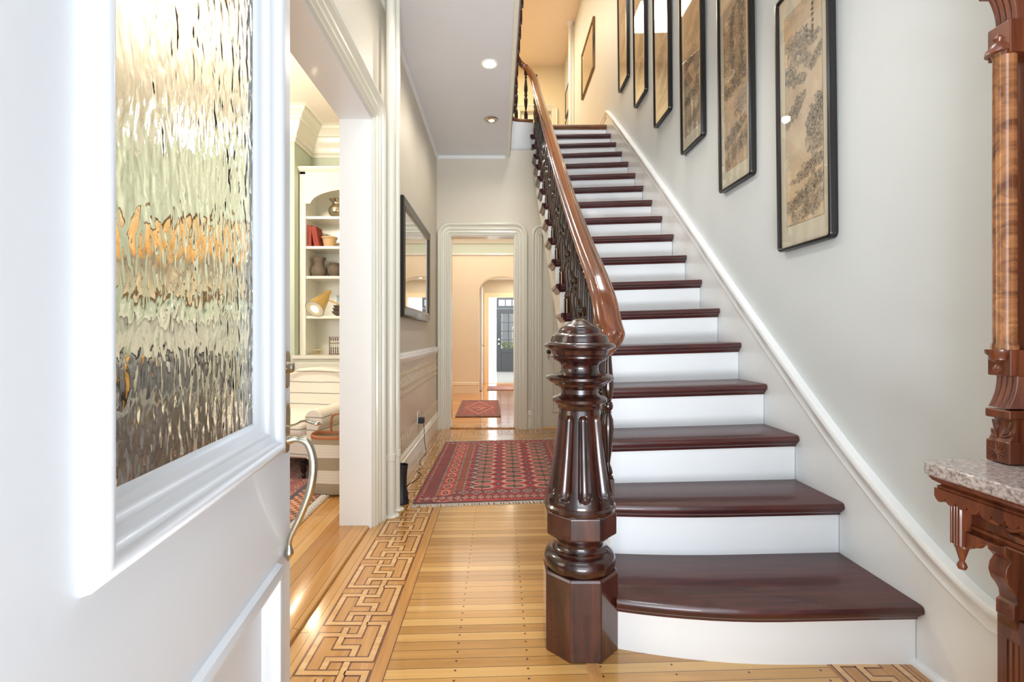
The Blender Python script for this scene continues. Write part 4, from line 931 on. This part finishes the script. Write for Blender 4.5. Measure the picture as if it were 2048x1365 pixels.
# ------------------------------------------------------------------ parlour
PZ = 0.012
wall('floor_parlour', [(-4.3, -0.80, -1.0, 4.9, -0.1, PZ)], M['floor_y']).name = 'floor.002'
wall('wall_parlour_back', [(-1.84, -0.80, 4.76, 4.90, 0, 3.0), (-4.3, -1.84, 4.36, 4.90, 0, 3.0)], M['wall_sage']).name = 'wall_parlour_back'
wall('wall_parlour_left', [(-4.4, -4.3, -1.0, 4.9, 0, 3.0)], M['wall_sage'])
wall('wall_parlour_front', [(-4.3, -0.80, -1.1, -1.0, 0, 3.0)], M['wall_sage'])
wall('ceiling_parlour', [(-4.4, -0.80, -1.1, 4.9, 3.0, 3.1)], M['ceil_warm']).name = 'ceiling.002'
crw = [(0, -0.27), (0.012, -0.27), (0.016, -0.245), (0.030, -0.235), (0.034, -0.20), (0.060, -0.17), (0.080, -0.12), (0.086, -0.10), (0.100, -0.095), (0.120, -0.055), (0.150, -0.035), (0.155, -0.012), (0.175, -0.005), (0.18, 0)]
struct(MB().sweep2d([(-4.3, 4.36), (-1.84, 4.36), (-1.84, 4.76), (-0.80, 4.76)], [(-o, h) for o, h in crw], lambda a, b, h: (a, b, 3.0+h)).build('trim_19', M['trim'], smooth=35))
struct(MB().sweep2d([(-4.3, 4.36), (-1.84, 4.36), (-1.84, 4.5)], [(-o, h) for o, h in bp], lambda a, b, h: (a, b, PZ+h)).build('baseboard_parlour', M['trim'], smooth=35))
# built-in bookcase
bk = thing('bookcase', 'cream built-in bookcase with an arched top, seen through the parlour doorway', 'bookcase', (-1.33, 4.5, PZ))
def kb(name, x0, x1, y0, y1, z0, z1, mat='trim', bevel=0.003, par=None):
    return MB().box(x0+1.33, x1+1.33, y0-4.5, y1-4.5, z0-PZ, z1-PZ).build(name, M[mat], par or bk, smooth=30, bevel=bevel)
BX0, BX1 = -1.832, -0.83
kb('lower_cabinet', BX0, BX1, 4.32, 4.755, PZ, 0.775); kb('counter', BX0-0.006, BX1, 4.295, 4.755, 0.775, 0.806)
for x0, x1 in ((-1.79, -1.34), (-1.32, -0.87)):
    dr = kb('cabinet_door', x0, x1, 4.302, 4.32, 0.12, 0.74)
    MB().sweep2d([(x0+1.33+.05, 0.15), (x0+1.33+.05, 0.65), (x1+1.33-.05, 0.65), (x1+1.33-.05, 0.15)], [(0, 0), (0.004, 0.010), (0.016, 0.010), (0.020, 0)], lambda a, b, h: (a, -0.198-h, b), closed=True).build('panel_moulding', M['trim'], dr)
kb('back_board', BX0, BX1, 4.740, 4.757, 0.80, 2.54); kb('side_board', BX0, -1.775, 4.45, 4.745, 0.806, 2.54); kb('side_board', -0.885, BX1, 4.45, 4.745, 0.806, 2.54)
for z in (1.165, 1.534, 1.810, 2.086): kb('shelf', -1.776, -0.884, 4.462, 4.742, z-0.026, z)
vp = [(-1.776, 2.54), (-1.776, 2.20), (-1.735, 2.20)]+[(-1.33-0.40*math.cos(t), 2.20+0.135*math.sin(t)) for t in np.linspace(0.15, PI-0.15, 15)]+[(-0.925, 2.20), (-0.884, 2.20), (-0.884, 2.54)]
MB().prism([(a+1.33, b-PZ) for a, b in vp], lambda a, b, h: (a, h-4.5, b), 4.452, 4.470).build('arched_valance', M['trim'], bk, smooth=0)
MB().sweep2d([(BX0+1.33, 0.245), (BX0+1.33, -0.05), (BX1+1.33, -0.05)], [(0, 0), (0.0, 0.02), (-0.012, 0.025), (-0.030, 0.050), (-0.034, 0.062), (0, 0.062)], lambda a, b, h: (a, b, 2.47-PZ+h)).build('cornice', M['trim'], bk, smooth=35)
# things on the shelves
def pot(name, label, cat, x, y, z, prof, mat, seg=28, group=None):
    o = MB().lathe(prof, 0, 0, seg).build(name, M[mat], None, smooth=50, loc=(x, y, z)); return tag(o, label, cat, group)
pot('silver_vase', 'round-bellied silver vase with a flared rim on the top shelf', 'vase', -1.525, 4.58, 2.087, [(0, 0), (0.045, 0), (0.048, .012), (0.078, .045), (0.085, .075), (0.076, .105), (0.050, .130), (0.048, .145), (0.062, .165), (0.078, .180), (0.074, .180), (0.045, .148), (0, .14)], 'silver')
pot('clay_pot', 'pale clay flowerpot beside the red books', 'pot', -1.600, 4.58, 1.811, [(0, 0), (0.048, 0), (0.052, .01), (0.066, .085), (0.074, .088), (0.075, .102), (0.068, .102), (0.060, .08), (0, .02)], 'clay')
pot('dark_vase', 'tall waisted dark clay vase on the third shelf', 'vase', -1.700, 4.58, 1.535, [(0, 0), (0.050, 0), (0.066, .02), (0.078, .055), (0.070, .085), (0.046, .110), (0.046, .130), (0.062, .175), (0.066, .185), (0.060, .185), (0.04, .13), (0, .10)], 'dark_clay')
pot('dark_vase', 'squat dark clay pot with a lip, right of the waisted vase', 'vase', -1.550, 4.58, 1.535, [(0, 0), (0.036, 0), (0.038, .01), (0.064, .040), (0.070, .070), (0.060, .095), (0.042, .108), (0.042, .116), (0.056, .130), (0.052, .130), (0.036, .112), (0, .10)], 'dark_clay')
pot('dark_vase', 'dark clay jar half hidden by the doorway jamb', 'vase', -1.405, 4.58, 1.535, [(0, 0), (0.04, 0), (0.055, .03), (0.058, .06), (0.04, .09), (0.042, .11), (0, .10)], 'dark_clay')
for i, (x, a, h_, w_, lb) in enumerate(((-1.754, 0.0, 0.200, 0.036, 'upright red clothbound book at the left end of the shelf'), (-1.712, -0.17, 0.192, 0.050, 'thicker red clothbound book leaning against the upright one'))):
    t = thing('book', lb, 'book', (x, 4.56, 1.811), 0, 'red books on the second shelf'); t.rotation_euler = (0, a, 0)
    if a: t.location.x = -1.662; 
    x0 = -w_ if a else -w_/2
    MB().box(x0, x0+w_, -0.075, 0.075, 0, h_).build('cover', M['red_book'], t, bevel=0.004)
    MB().box(x0+.004, x0+w_-.004, -0.071, 0.0765, 0.004, h_+0.0005).build('pages', M['paper'], t, smooth=0)
t = thing('leaning_picture', 'small blue-grey picture leaning at the back of the lower shelf', 'framed picture', (-1.45, 4.715, 1.166)); t.rotation_euler = (0.08*-1, 0, 0)
img = wash(4, 40, 60, [(0, (170, 190, 196)), (0.5, (200, 208, 206)), (0.6, (120, 140, 150)), (1, (180, 190, 190))])
painted('print', img, lambda u, v: (-0.13+0.26*u, -0.0105, 0.21-0.20*v), M['art'], t); MB().box(-0.14, 0.14, -0.009, 0.0, 0.0, 0.22).build('backing_frame', M['trim_white'], t, smooth=0)
for i, (r_, z, lb) in enumerate(((0.085, 1.166, 'largest dark wooden bowl, bottom of the stack of three'), (0.078, 1.195, 'middle dark wooden bowl of the stack of three'), (0.070, 1.222, 'top dark wooden bowl of the stack of three'))):
    pot('wooden_bowl', lb, 'bowl', -1.485, 4.56, z, [(0, 0), (r_*.45, 0), (r_*.85, .022), (r_, .045), (r_*.95, .045), (r_*.8, .026), (0, .008)], 'dark_clay', group='stacked bowls')
ab = thing('abacus', 'dark wooden abacus with white beads standing on the cabinet counter', 'abacus', (-1.495, 4.52, 0.8065))
for nm, b_ in (('frame_bar', (-0.09, 0.09, 0, 0.012, 0, 0.010)), ('frame_bar', (-0.09, 0.09, 0, 0.012, 0.155, 0.165)), ('frame_bar', (-0.09, 0.09, 0, 0.012, 0.100, 0.107)), ('frame_bar', (-0.09, -0.082, 0, 0.012, 0, 0.165)), ('frame_bar', (0.082, 0.09, 0, 0.012, 0, 0.165))):
    MB().box(*b_).build(nm, M['tree_dk'], ab, smooth=0)
for i in range(8):
    x = -0.071+i*0.0203
    rd = MB().tube([(x, 0.006, 0.008), (x, 0.006, 0.158)], 0.0012, 6).build('rod', M['tree_dk'], ab)
    mb = MB()
    for z in (0.016, 0.028, 0.040, 0.052, 0.064, 0.146, 0.135): mb.lathe([(0.002, z-0.005), (0.009, z), (0.002, z+0.005)], x, 0.006, 10)
    tag(mb.build('beads', M['tree_dk'] , rd, smooth=40), None)
    mb = MB().lathe([(0.002, -0.012), (0.0085, -0.006), (0.0085, 0.006), (0.002, 0.012)], x, 0.006, 10, z0=0.118); mb.build('pale_beads', M['paper'], rd, smooth=40)
ws = MB()
ws.tube(catmull([(-0.05, 0, 0.002), (0.0, 0, 0.012), (0.03, 0, 0.035), (0.045, 0, 0.045)], 5), 0.0022, 6); ws.tube(catmull([(0.05, 0.02, 0.002), (0.0, 0, 0.012), (-0.03, 0, 0.040)], 5), 0.0022, 6); ws.tube([(-0.04, 0, 0.042), (0.045, 0, 0.045)], 0.0022, 6)
tag(ws.build('wire_plate_stand', M['brass'], None, smooth=60, loc=(-1.665, 4.45, 0.808)), 'small folded wire plate stand on the counter', 'stand')

# reading lamp
fl_ = thing('floor_lamp', 'brass floor lamp with a glowing cone-shaped head', 'lamp', (-1.02, 3.95, 0.034))
lo_ = Vector((-1.02, 3.95, 0.034)); L_ = lambda x, y, z: Vector((x, y, z))-lo_
MB().lathe([(0.13, 0.0), (0.13, 0.012), (0.12, 0.018), (0.012, 0.022)], 0, 0, 28).build('base', M['brass'], fl_, smooth=40)
MB().tube([L_(-1.02, 3.95, 0.05), L_(-1.02, 3.95, 1.15)], 0.009, 12).build('pole', M['brass'], fl_, smooth=60)
MB().tube([L_(-1.02, 3.95, 1.13), L_(-1.345, 3.80, 1.265)], 0.006, 10).build('arm', M['brass'], fl_, smooth=60)
a0, a1 = Vector((-1.350, 3.86, 1.335)), Vector((-1.400, 3.68, 1.185))
hd = MB().tube([a0-lo_, a0.lerp(a1, .15)-lo_, a0.lerp(a1, .28)-lo_, a1-lo_], [0.018, 0.022, 0.034, 0.076], 28, cap=False); 
hd.tube([a1-lo_, a0.lerp(a1, .3)-lo_], [0.073, 0.030], 28, cap=True); hd.mi[-28-2:] = [1]*30; hd.build('lamp_shade', [M['brass'], M['paper']], fl_, smooth=60)
bl = a0.lerp(a1, 0.86); MB().lathe([(0, -0.045), (0.03, -0.034), (0.046, 0), (0.03, 0.034), (0, 0.045)], bl.x-lo_.x, bl.y-lo_.y, 18, z0=bl.z-lo_.z).build('bulb', M['bulb'], fl_, smooth=60)
dv = (a1-a0).normalized(); lamp('reading_lamp_light', 'SPOT', tuple(a1+dv*0.01), 9, (1.0, 0.82, 0.55), 0.03, spot=120, target=tuple(a1+dv))

# armchair
ac = thing('armchair', 'cream striped armchair with rolled arms beside the parlour doorway', 'armchair', (-1.475, 3.63, PZ+0.0085), math.radians(-12))
AW, AD = 0.36, 0.38
MB().box(-AW+.05, AW-.05, -AD+.02, AD-0.05, 0.14, 0.30).build('seat_base', M['stripe'], ac, bevel=0.02, segs=3)
MB().box(-AW+.10, AW-.10, -AD-0.01, AD-0.16, 0.28, 0.385).build('seat_cushion', M['stripe'], ac, bevel=0.045, segs=4)
for sg in (-1, 1):
    ring = []
    outl = [(-0.045, 0.14), (-0.045, 0.37)]+[(0.068*math.cos(t)+0.010, 0.410+0.068*math.sin(t)) for t in np.linspace(PI*1.05, -PI*0.25, 14)]+[(0.045, 0.35), (0.045, 0.14)]
    MB().prism([(sg*(a+AW-.03), b) for a, b in outl], lambda a, b, h: (a, h, b), -AD+0.0, AD-0.08).build('arm', M['stripe'], ac, smooth=50, bevel=0.012)
bo_ = [(-0.34, 0.30), (-0.345, 0.52), (-0.32, 0.60), (-0.26, 0.665), (-0.17, 0.70), (0, 0.712), (0.17, 0.70), (0.26, 0.665), (0.32, 0.60), (0.345, 0.52), (0.34, 0.30)]
mb = MB(); n_ = len(bo_); cc = (0, 0.46); vs = []
for (yy, sc) in ((0.17, 0.80), (0.145, 0.93), (0.165, 1.0), (0.30, 1.0), (0.345, 0.92)):
    for a, b in bo_: vs.append(((a-cc[0])*sc+cc[0], yy+0.12*(b-0.3), (b-cc[1])*sc+cc[1]))
mb.add(vs, [(r*n_+i, r*n_+(i+1) % n_, (r+1)*n_+(i+1) % n_, (r+1)*n_+i) for r in range(4) for i in range(n_)]+[tuple(range(n_)), tuple(range(4*n_, 5*n_))])
o = mb.build('backrest', M['stripe'], ac, smooth=60, bevel=0.015, segs=3)
for sx in (-1, 1):
    for sy in (-1, 1):
        mb = MB().lathe([(0.010, 0.0), (0.014, 0.006), (0.014, 0.02), (0.010, 0.03), (0.022, 0.055), (0.018, 0.075), (0.028, 0.095), (0.028, 0.105), (0.020, 0.112), (0.032, 0.125), (0.032, 0.142)], sx*(AW-.13), sy*(AD-.06) if sy < 0 else AD-.12, 18)
        mb.build('leg', M['black_lacquer'], ac, smooth=40)
# woven bag
bg = thing('woven_tote_bag', 'striped woven tote bag with tan leather rim and handle beside the armchair', 'bag', (-1.020, 2.985, PZ+0.010), math.radians(-4))
def superl(prof, sx, sy, seg=48, p=0.62):
    vs = []; fs = []
    for (r, z) in prof:
        for i in range(seg):
            a = 2*PI*i/seg; c, s_ = math.cos(a), math.sin(a)
            vs.append((r*sx*math.copysign(abs(c)**p, c), r*sy*math.copysign(abs(s_)**p, s_), z+0.004*math.cos(2*a)*(z > .3)))
    for j in range(len(prof)-1):
        for i in range(seg): fs.append((j*seg+i, j*seg+(i+1) % seg, (j+1)*seg+(i+1) % seg, (j+1)*seg+i))
    return MB().add(vs, fs)
superl([(0.0, 0.0), (0.85, 0.0), (0.93, 0.012), (0.98, 0.06), (1.0, 0.20), (1.0, 0.345), (0.95, 0.345), (0.95, 0.20), (0.92, 0.06), (0, 0.02)], 0.125, 0.085).build('basket', M['bag'], bg, smooth=60)
superl([(1.01, 0.338), (1.03, 0.346), (1.03, 0.356), (0.98, 0.362), (0.94, 0.354), (0.94, 0.340)], 0.125, 0.085).build('rim', M['wicker_rim'], bg, smooth=60)
for sy in (1,):
    MB().tube(catmull([(-0.048, sy*0.083, 0.335), (-0.048, sy*0.080, 0.40), (-0.036, sy*0.072, 0.450), (0.0, sy*0.064, 0.468), (0.036, sy*0.072, 0.450), (0.048, sy*0.080, 0.40), (0.048, sy*0.083, 0.335)], 6), 0.0065, 10).build('handle', M['wicker_rim'], bg, smooth=60)
# parlour rug
PAL2 = [(150, 36, 54), (196, 112, 48), (50, 36, 54), (206, 160, 130), (120, 40, 60)]
rt, c0 = rug('parlour_rug', 'multicoloured oriental rug with white braided fringe on the parlour floor', 'rug', [(-3.5, 1.0), (-1.045, 1.0), (-1.075, 3.95), (-3.5, 3.95)], heriz(560, 560, 33, PAL2, 34), PZ+0.0005)
mb = MB(); rr_ = random.Random(2)
for i in range(90):
    y = 1.02+2.9*i/90; x = -1.047-0.03*(y-1)/2.95
    mb.tube([(x-c0[0]+dx, y-c0[1]+dy, 0.008) for dx, dy in ((0, 0), (0.022, 0.012), (0.036, -0.002), (0.048, 0.014))], [0.006, 0.010, 0.009, 0.004], 6)
for i in range(200): 
    y = 1.0+2.95*i/200; mb.lathe([(0, -0.006), (0.008, 0), (0, 0.006)], -1.043-0.03*(y-1)/2.95-c0[0], y-c0[1], 6, z0=0.010)
mb.build('fringe', M['fringe'], rt, smooth=60)['kind'] = 'stuff'
# fireplace and neighbours (seen through the rippled glass)
fp = thing('fireplace', 'cream mantelpiece with a dark slate surround, blurred behind the rippled glass', 'fireplace', (-2.9, 4.35, PZ))
MB().box(-0.62, 0.62, -0.16, 0, 1.10, 1.16).build('mantel_shelf', M['trim'], fp, bevel=0.01)
for sg in (-1, 1): MB().box(sg*0.50-0.10, sg*0.50+0.10, -0.10, 0, 0, 1.10).build('pilaster', M['trim'], fp, bevel=0.006)
MB().box(-0.40, 0.40, -0.07, 0, 0.82, 1.10).build('frieze', M['trim'], fp, bevel=0.006)
MB().box(-0.40, 0.40, -0.05, 0, 0, 0.82).build('slate_surround', M['slate'], fp, bevel=0.004)
MB().box(-0.26, 0.26, -0.07, -0.04, 0, 0.62).build('firebox', M['black'], fp, bevel=0.004)
img = wash(12, 80, 80, [(0, (230, 200, 150)), (0.4, (226, 170, 96)), (0.6, (150, 140, 120)), (1, (236, 216, 180))])
t = thing('mantel_painting', 'warm landscape painting above the mantelpiece, blurred by the door glass', 'painting', (-2.9, 4.355, 1.30))
painted('canvas', img, lambda u, v: (-0.42+0.84*u, -0.032, 0.70-0.64*v), M['art'], t)
MB().sweep2d([(-0.46, 0.0), (-0.46, 0.74), (0.46, 0.74), (0.46, 0.0)], [(0, 0), (0, 0.04), (-0.03, 0.045), (-0.05, 0.03), (-0.05, 0)], lambda a, b, h: (a, -h, b), closed=True).build('frame', gold, t)
sf = thing('sofa', 'mid grey sofa with ochre cushion, blurred behind the rippled glass', 'sofa', (-2.95, 2.90, PZ+0.008), 0)
MB().box(-0.85, 0.85, -0.42, 0.42, 0.10, 0.42).build('seat_base', M['grey_cloth'], sf, bevel=0.05, segs=3)
MB().box(-0.85, 0.85, 0.22, 0.46, 0.40, 0.82).build('backrest', M['grey_cloth'], sf, bevel=0.06, segs=3)
for sg in (-1, 1): MB().box(sg*0.88-0.10, sg*0.88+0.10, -0.42, 0.44, 0.08, 0.60).build('arm', M['grey_cloth'], sf, bevel=0.05, segs=3)
for sg in (-1, 1):
    for sy in (-0.35, 0.38): MB().box(sg*0.85-0.03, sg*0.85+0.03, sy-0.03, sy+0.03, 0, 0.11).build('leg', M['tree_dk'], sf)
tag(MB().box(-0.22, 0.22, -0.07, 0.07, 0, 0.40).build('cushion', M['ochre'], None, bevel=0.05, segs=3, loc=(-2.75, 2.98, PZ+0.43)), 'ochre cushion standing on the grey sofa', 'cushion')

# ------------------------------------------------------------------ dining room, passage and back room beyond the far doorway
wall('floor_dining', [(-2.0, 1.7, YB+0.10, 9.86, -0.1, 0.002)], M['floor_dining']).name = 'floor.003'
wall('floor_back_room', [(-1.2, 2.2, 9.86, 13.2, -0.1, 0.010)], M['floor_white']).name = 'floor.004'
wall('wall_dining_left', [(-2.1, -2.0, YB, 8.45, 0, 2.75)], M['wall_cream']); wall('wall_dining_right', [(1.7, 1.8, YB, 8.45, 0, 2.75)], M['wall_cream'])
AX0, AX1, AZ = -0.331, 0.43, 1.99
mb = MB(); ap_ = [(-2.0, 0), (AX0, 0), (AX0, 1.78)]+[((AX0+AX1)/2-(AX1-AX0)/2*math.cos(t)*1.0, 1.78+(AZ-1.78)*math.sin(t)) for t in np.linspace(0.08, PI-0.08, 17)]+[(AX1, 1.78), (AX1, 0), (1.7, 0), (1.7, 2.36), (-2.0, 2.36)]
mb.prism(ap_, lambda a, b, h: (a, h, b), 8.20, 8.45); struct(mb.build('wall_dining_back', M['wall_cream'], smooth=0))
wall('wall_dining_frieze', [(-2.0, 1.7, 8.20, 8.45, 2.36, 2.70)], M['wall_sage'])
wall('ceiling_dining', [(-2.1, 1.8, YB+.13, 8.45, 2.64, 2.70)], M['ceil_warm']).name = 'ceiling.003'
struct(MB().sweep2d([(1.7, 8.20), (-2.0, 8.20)], [(0, 2.345), (0.02, 2.345), (0.024, 2.365), (0, 2.372)], XY).build('trim_20', M['trim_white']))
struct(MB().sweep2d([(1.7, 8.20), (-2.0, 8.20)], [(0, 2.54), (0.02, 2.54), (0.04, 2.58), (0.09, 2.62), (0.10, 2.64), (0, 2.64)], XY).build('trim_21', M['trim']))
struct(MB().sweep2d([(AX0, 8.20), (-2.0, 8.20)], bp, XY).build('baseboard_dining', M['wall_cream']))
struct(MB().sweep2d([(AX0, 8.45), (AX0, 8.20)], [(-o, h) for o, h in bp], XY).build('baseboard_arch', M['wall_cream']))
wall('wall_passage_left', [(-0.52, -0.42, 8.45, 9.8, 0, 2.2)], M['wall_cream']); wall('wall_passage_right', [(0.9, 1.0, 8.45, 9.8, 0, 2.2)], M['wall_cream'])
wall('ceiling_passage', [(-0.5, 1.0, 8.45, 9.8, 2.1, 2.2)], M['ceil']).name = 'ceiling.004'
PX0, PX1, PT = -0.20, 0.58, 1.756
wall('wall_passage_back', [(-1.2, PX0, 9.80, 9.92, 0, 2.7), (PX0, PX1, 9.80, 9.92, PT, 2.7), (PX1, 2.2, 9.80, 9.92, 0, 2.7)], M['wall_beige'])
struct(MB().sweep2d([(PX1, 0), (PX1, PT), (PX0, PT), (PX0, 0)], [(0, 0), (0, 0.02), (-0.09, 0.03), (-0.10, 0.0)], lambda a, b, h: (a, 9.80-h, b)).build('trim_22', M['wall_cream']))
d4 = tag(thing('door_4', 'white door standing open inside the arched passage', None, (-0.335, 8.50, 0.012)), kind='structure')
MB().box(0, 0.040, 0, 0.78, 0, 1.86).build('door_leaf', M['door_white'], d4, bevel=0.002)
mb = MB().lathe([(0.0, 0), (0.022, 0.002), (0.022, 0.006), (0.008, 0.010), (0.008, 0.03), (0.024, 0.040), (0.024, 0.055), (0, 0.062)], 0, 0, 16); mb.v = [(0.040+z, 0.06+x, 0.80+y) for x, y, z in mb.v]; mb.build('door_knob', M['metal'], d4, smooth=40)
wall('wall_back_room_left', [(-1.2, -1.1, 9.92, 13.1, 0, 2.7)], M['trim_white']); wall('wall_back_room_right', [(2.1, 2.2, 9.92, 13.1, 0, 2.7)], M['trim_white'])
wall('ceiling_back_room', [(-1.2, 2.2, 9.92, 13.1, 2.62, 2.7)], M['trim_white']).name = 'ceiling.005'
BDX0, BDX1 = -0.055, 0.78
wall('wall_back_room_far', [(-1.2, BDX0, 12.95, 13.05, 0, 2.7), (BDX1, 2.2, 12.95, 13.05, 0, 2.7), (BDX0, BDX1, 12.95, 13.05, 2.0, 2.7)], M['trim_white'])
d5 = tag(thing('door_5', 'charcoal glazed back door with eight panes and a transom above', None, (BDX0, 12.93, 0.012)), kind='structure')
DWD = BDX1-BDX0
def c5(nm, x0, x1, z0, z1, y0=0, y1=0.045, mt='char_door', bevel=0.004): return MB().box(x0, x1, y0, y1, z0, z1).build(nm, M[mt], d5, bevel=bevel)
c5('stile', 0.005, 0.13, 0, 1.67); c5('stile', DWD-0.13, DWD-0.005, 0, 1.67); c5('rail', 0.13, DWD-0.13, 1.55, 1.67); c5('rail', 0.13, DWD-0.13, 0.0, 0.17); c5('rail', 0.13, DWD-0.13, 0.50, 0.62); c5('panel', 0.13, DWD-0.13, 0.16, 0.51, 0.012, 0.03)
c5('glass', 0.13, DWD-0.13, 0.62, 1.55, 0.020, 0.024, 'window_glass', 0)
for i in range(1, 3): c5('glazing_bar', 0.13+(DWD-.26)*i/3-0.011, 0.13+(DWD-.26)*i/3+0.011, 0.62, 1.55, 0.008, 0.036)
for i in range(1, 4): c5('glazing_bar', 0.13, DWD-0.13, 0.62+0.93*i/4-0.010, 0.62+0.93*i/4+0.010, 0.008, 0.036)
c5('transom_frame', 0.005, DWD-0.005, 1.72, 1.76); c5('transom_frame', 0.005, DWD-0.005, 1.93, 1.985); c5('transom_frame', 0.005, 0.06, 1.761, 1.929); c5('transom_frame', DWD-.06, DWD-0.005, 1.761, 1.929)
for i in range(1, 4): c5('glazing_bar', 0.06+(DWD-.12)*i/4-.012, 0.06+(DWD-.12)*i/4+.012, 1.76, 1.93, 0.008, 0.036)
for z in (0.86, 0.74):
    mb = MB().lathe([(0.0, 0), (0.024, 0.002), (0.024, 0.008), (0.010, 0.012), (0.022, 0.035), (0, 0.045)], 0, 0, 16); mb.v = [(0.065+x, -zz_, z+y) for x, y, zz_ in mb.v]; mb.build('door_knob', M['metal'], d5, smooth=40)
# garden beyond the back door
gh = thing('neighbouring_house', 'grey clapboard house seen through the panes of the charcoal door', 'house', (1.2, 18.0, 0))
MB().box(-1.4, 2.2, 0, 1.5, 0, 2.05).build('clapboard_wall', paint('grey clapboard', (176, 176, 176), 0.8, 0.03, 0.1), gh, smooth=0)
MB().box(-0.7, -0.2, -0.03, 0.02, 0.6, 1.3).build('window_frame', M['trim_white'], gh, smooth=0)
MB().box(-0.66, -0.24, -0.035, -0.02, 0.65, 1.25).build('window_pane', M['slate'], gh, smooth=0)
struct(MB().box(-3, 5, 13.05, 24, -0.1, 0.0).build('floor.005', paint('stone paving', (170, 168, 160), 0.9), smooth=0))
mb = MB(); r_ = random.Random(9)
for i in range(900):
    x = r_.uniform(-0.6, 1.6); z = 0.35+r_.random()**0.7*0.42; y = r_.uniform(-0.12, 0.12); a = r_.uniform(0, PI); s_ = 0.035
    mb.add([(x-s_*math.cos(a), y, z), (x, y-s_*0.6, z-s_*0.4), (x+s_*math.cos(a), y+0.01, z), (x, y+s_*0.4, z+s_*0.6)], [(0, 1, 2, 3)])
mb.box(-0.6, 1.6, -0.08, 0.08, 0, 0.42)
tag(mb.build('hedge', M['leaf'], None, smooth=0, loc=(0, 15.2, 0.0)), 'clipped green hedge outside the charcoal back door', 'hedge')
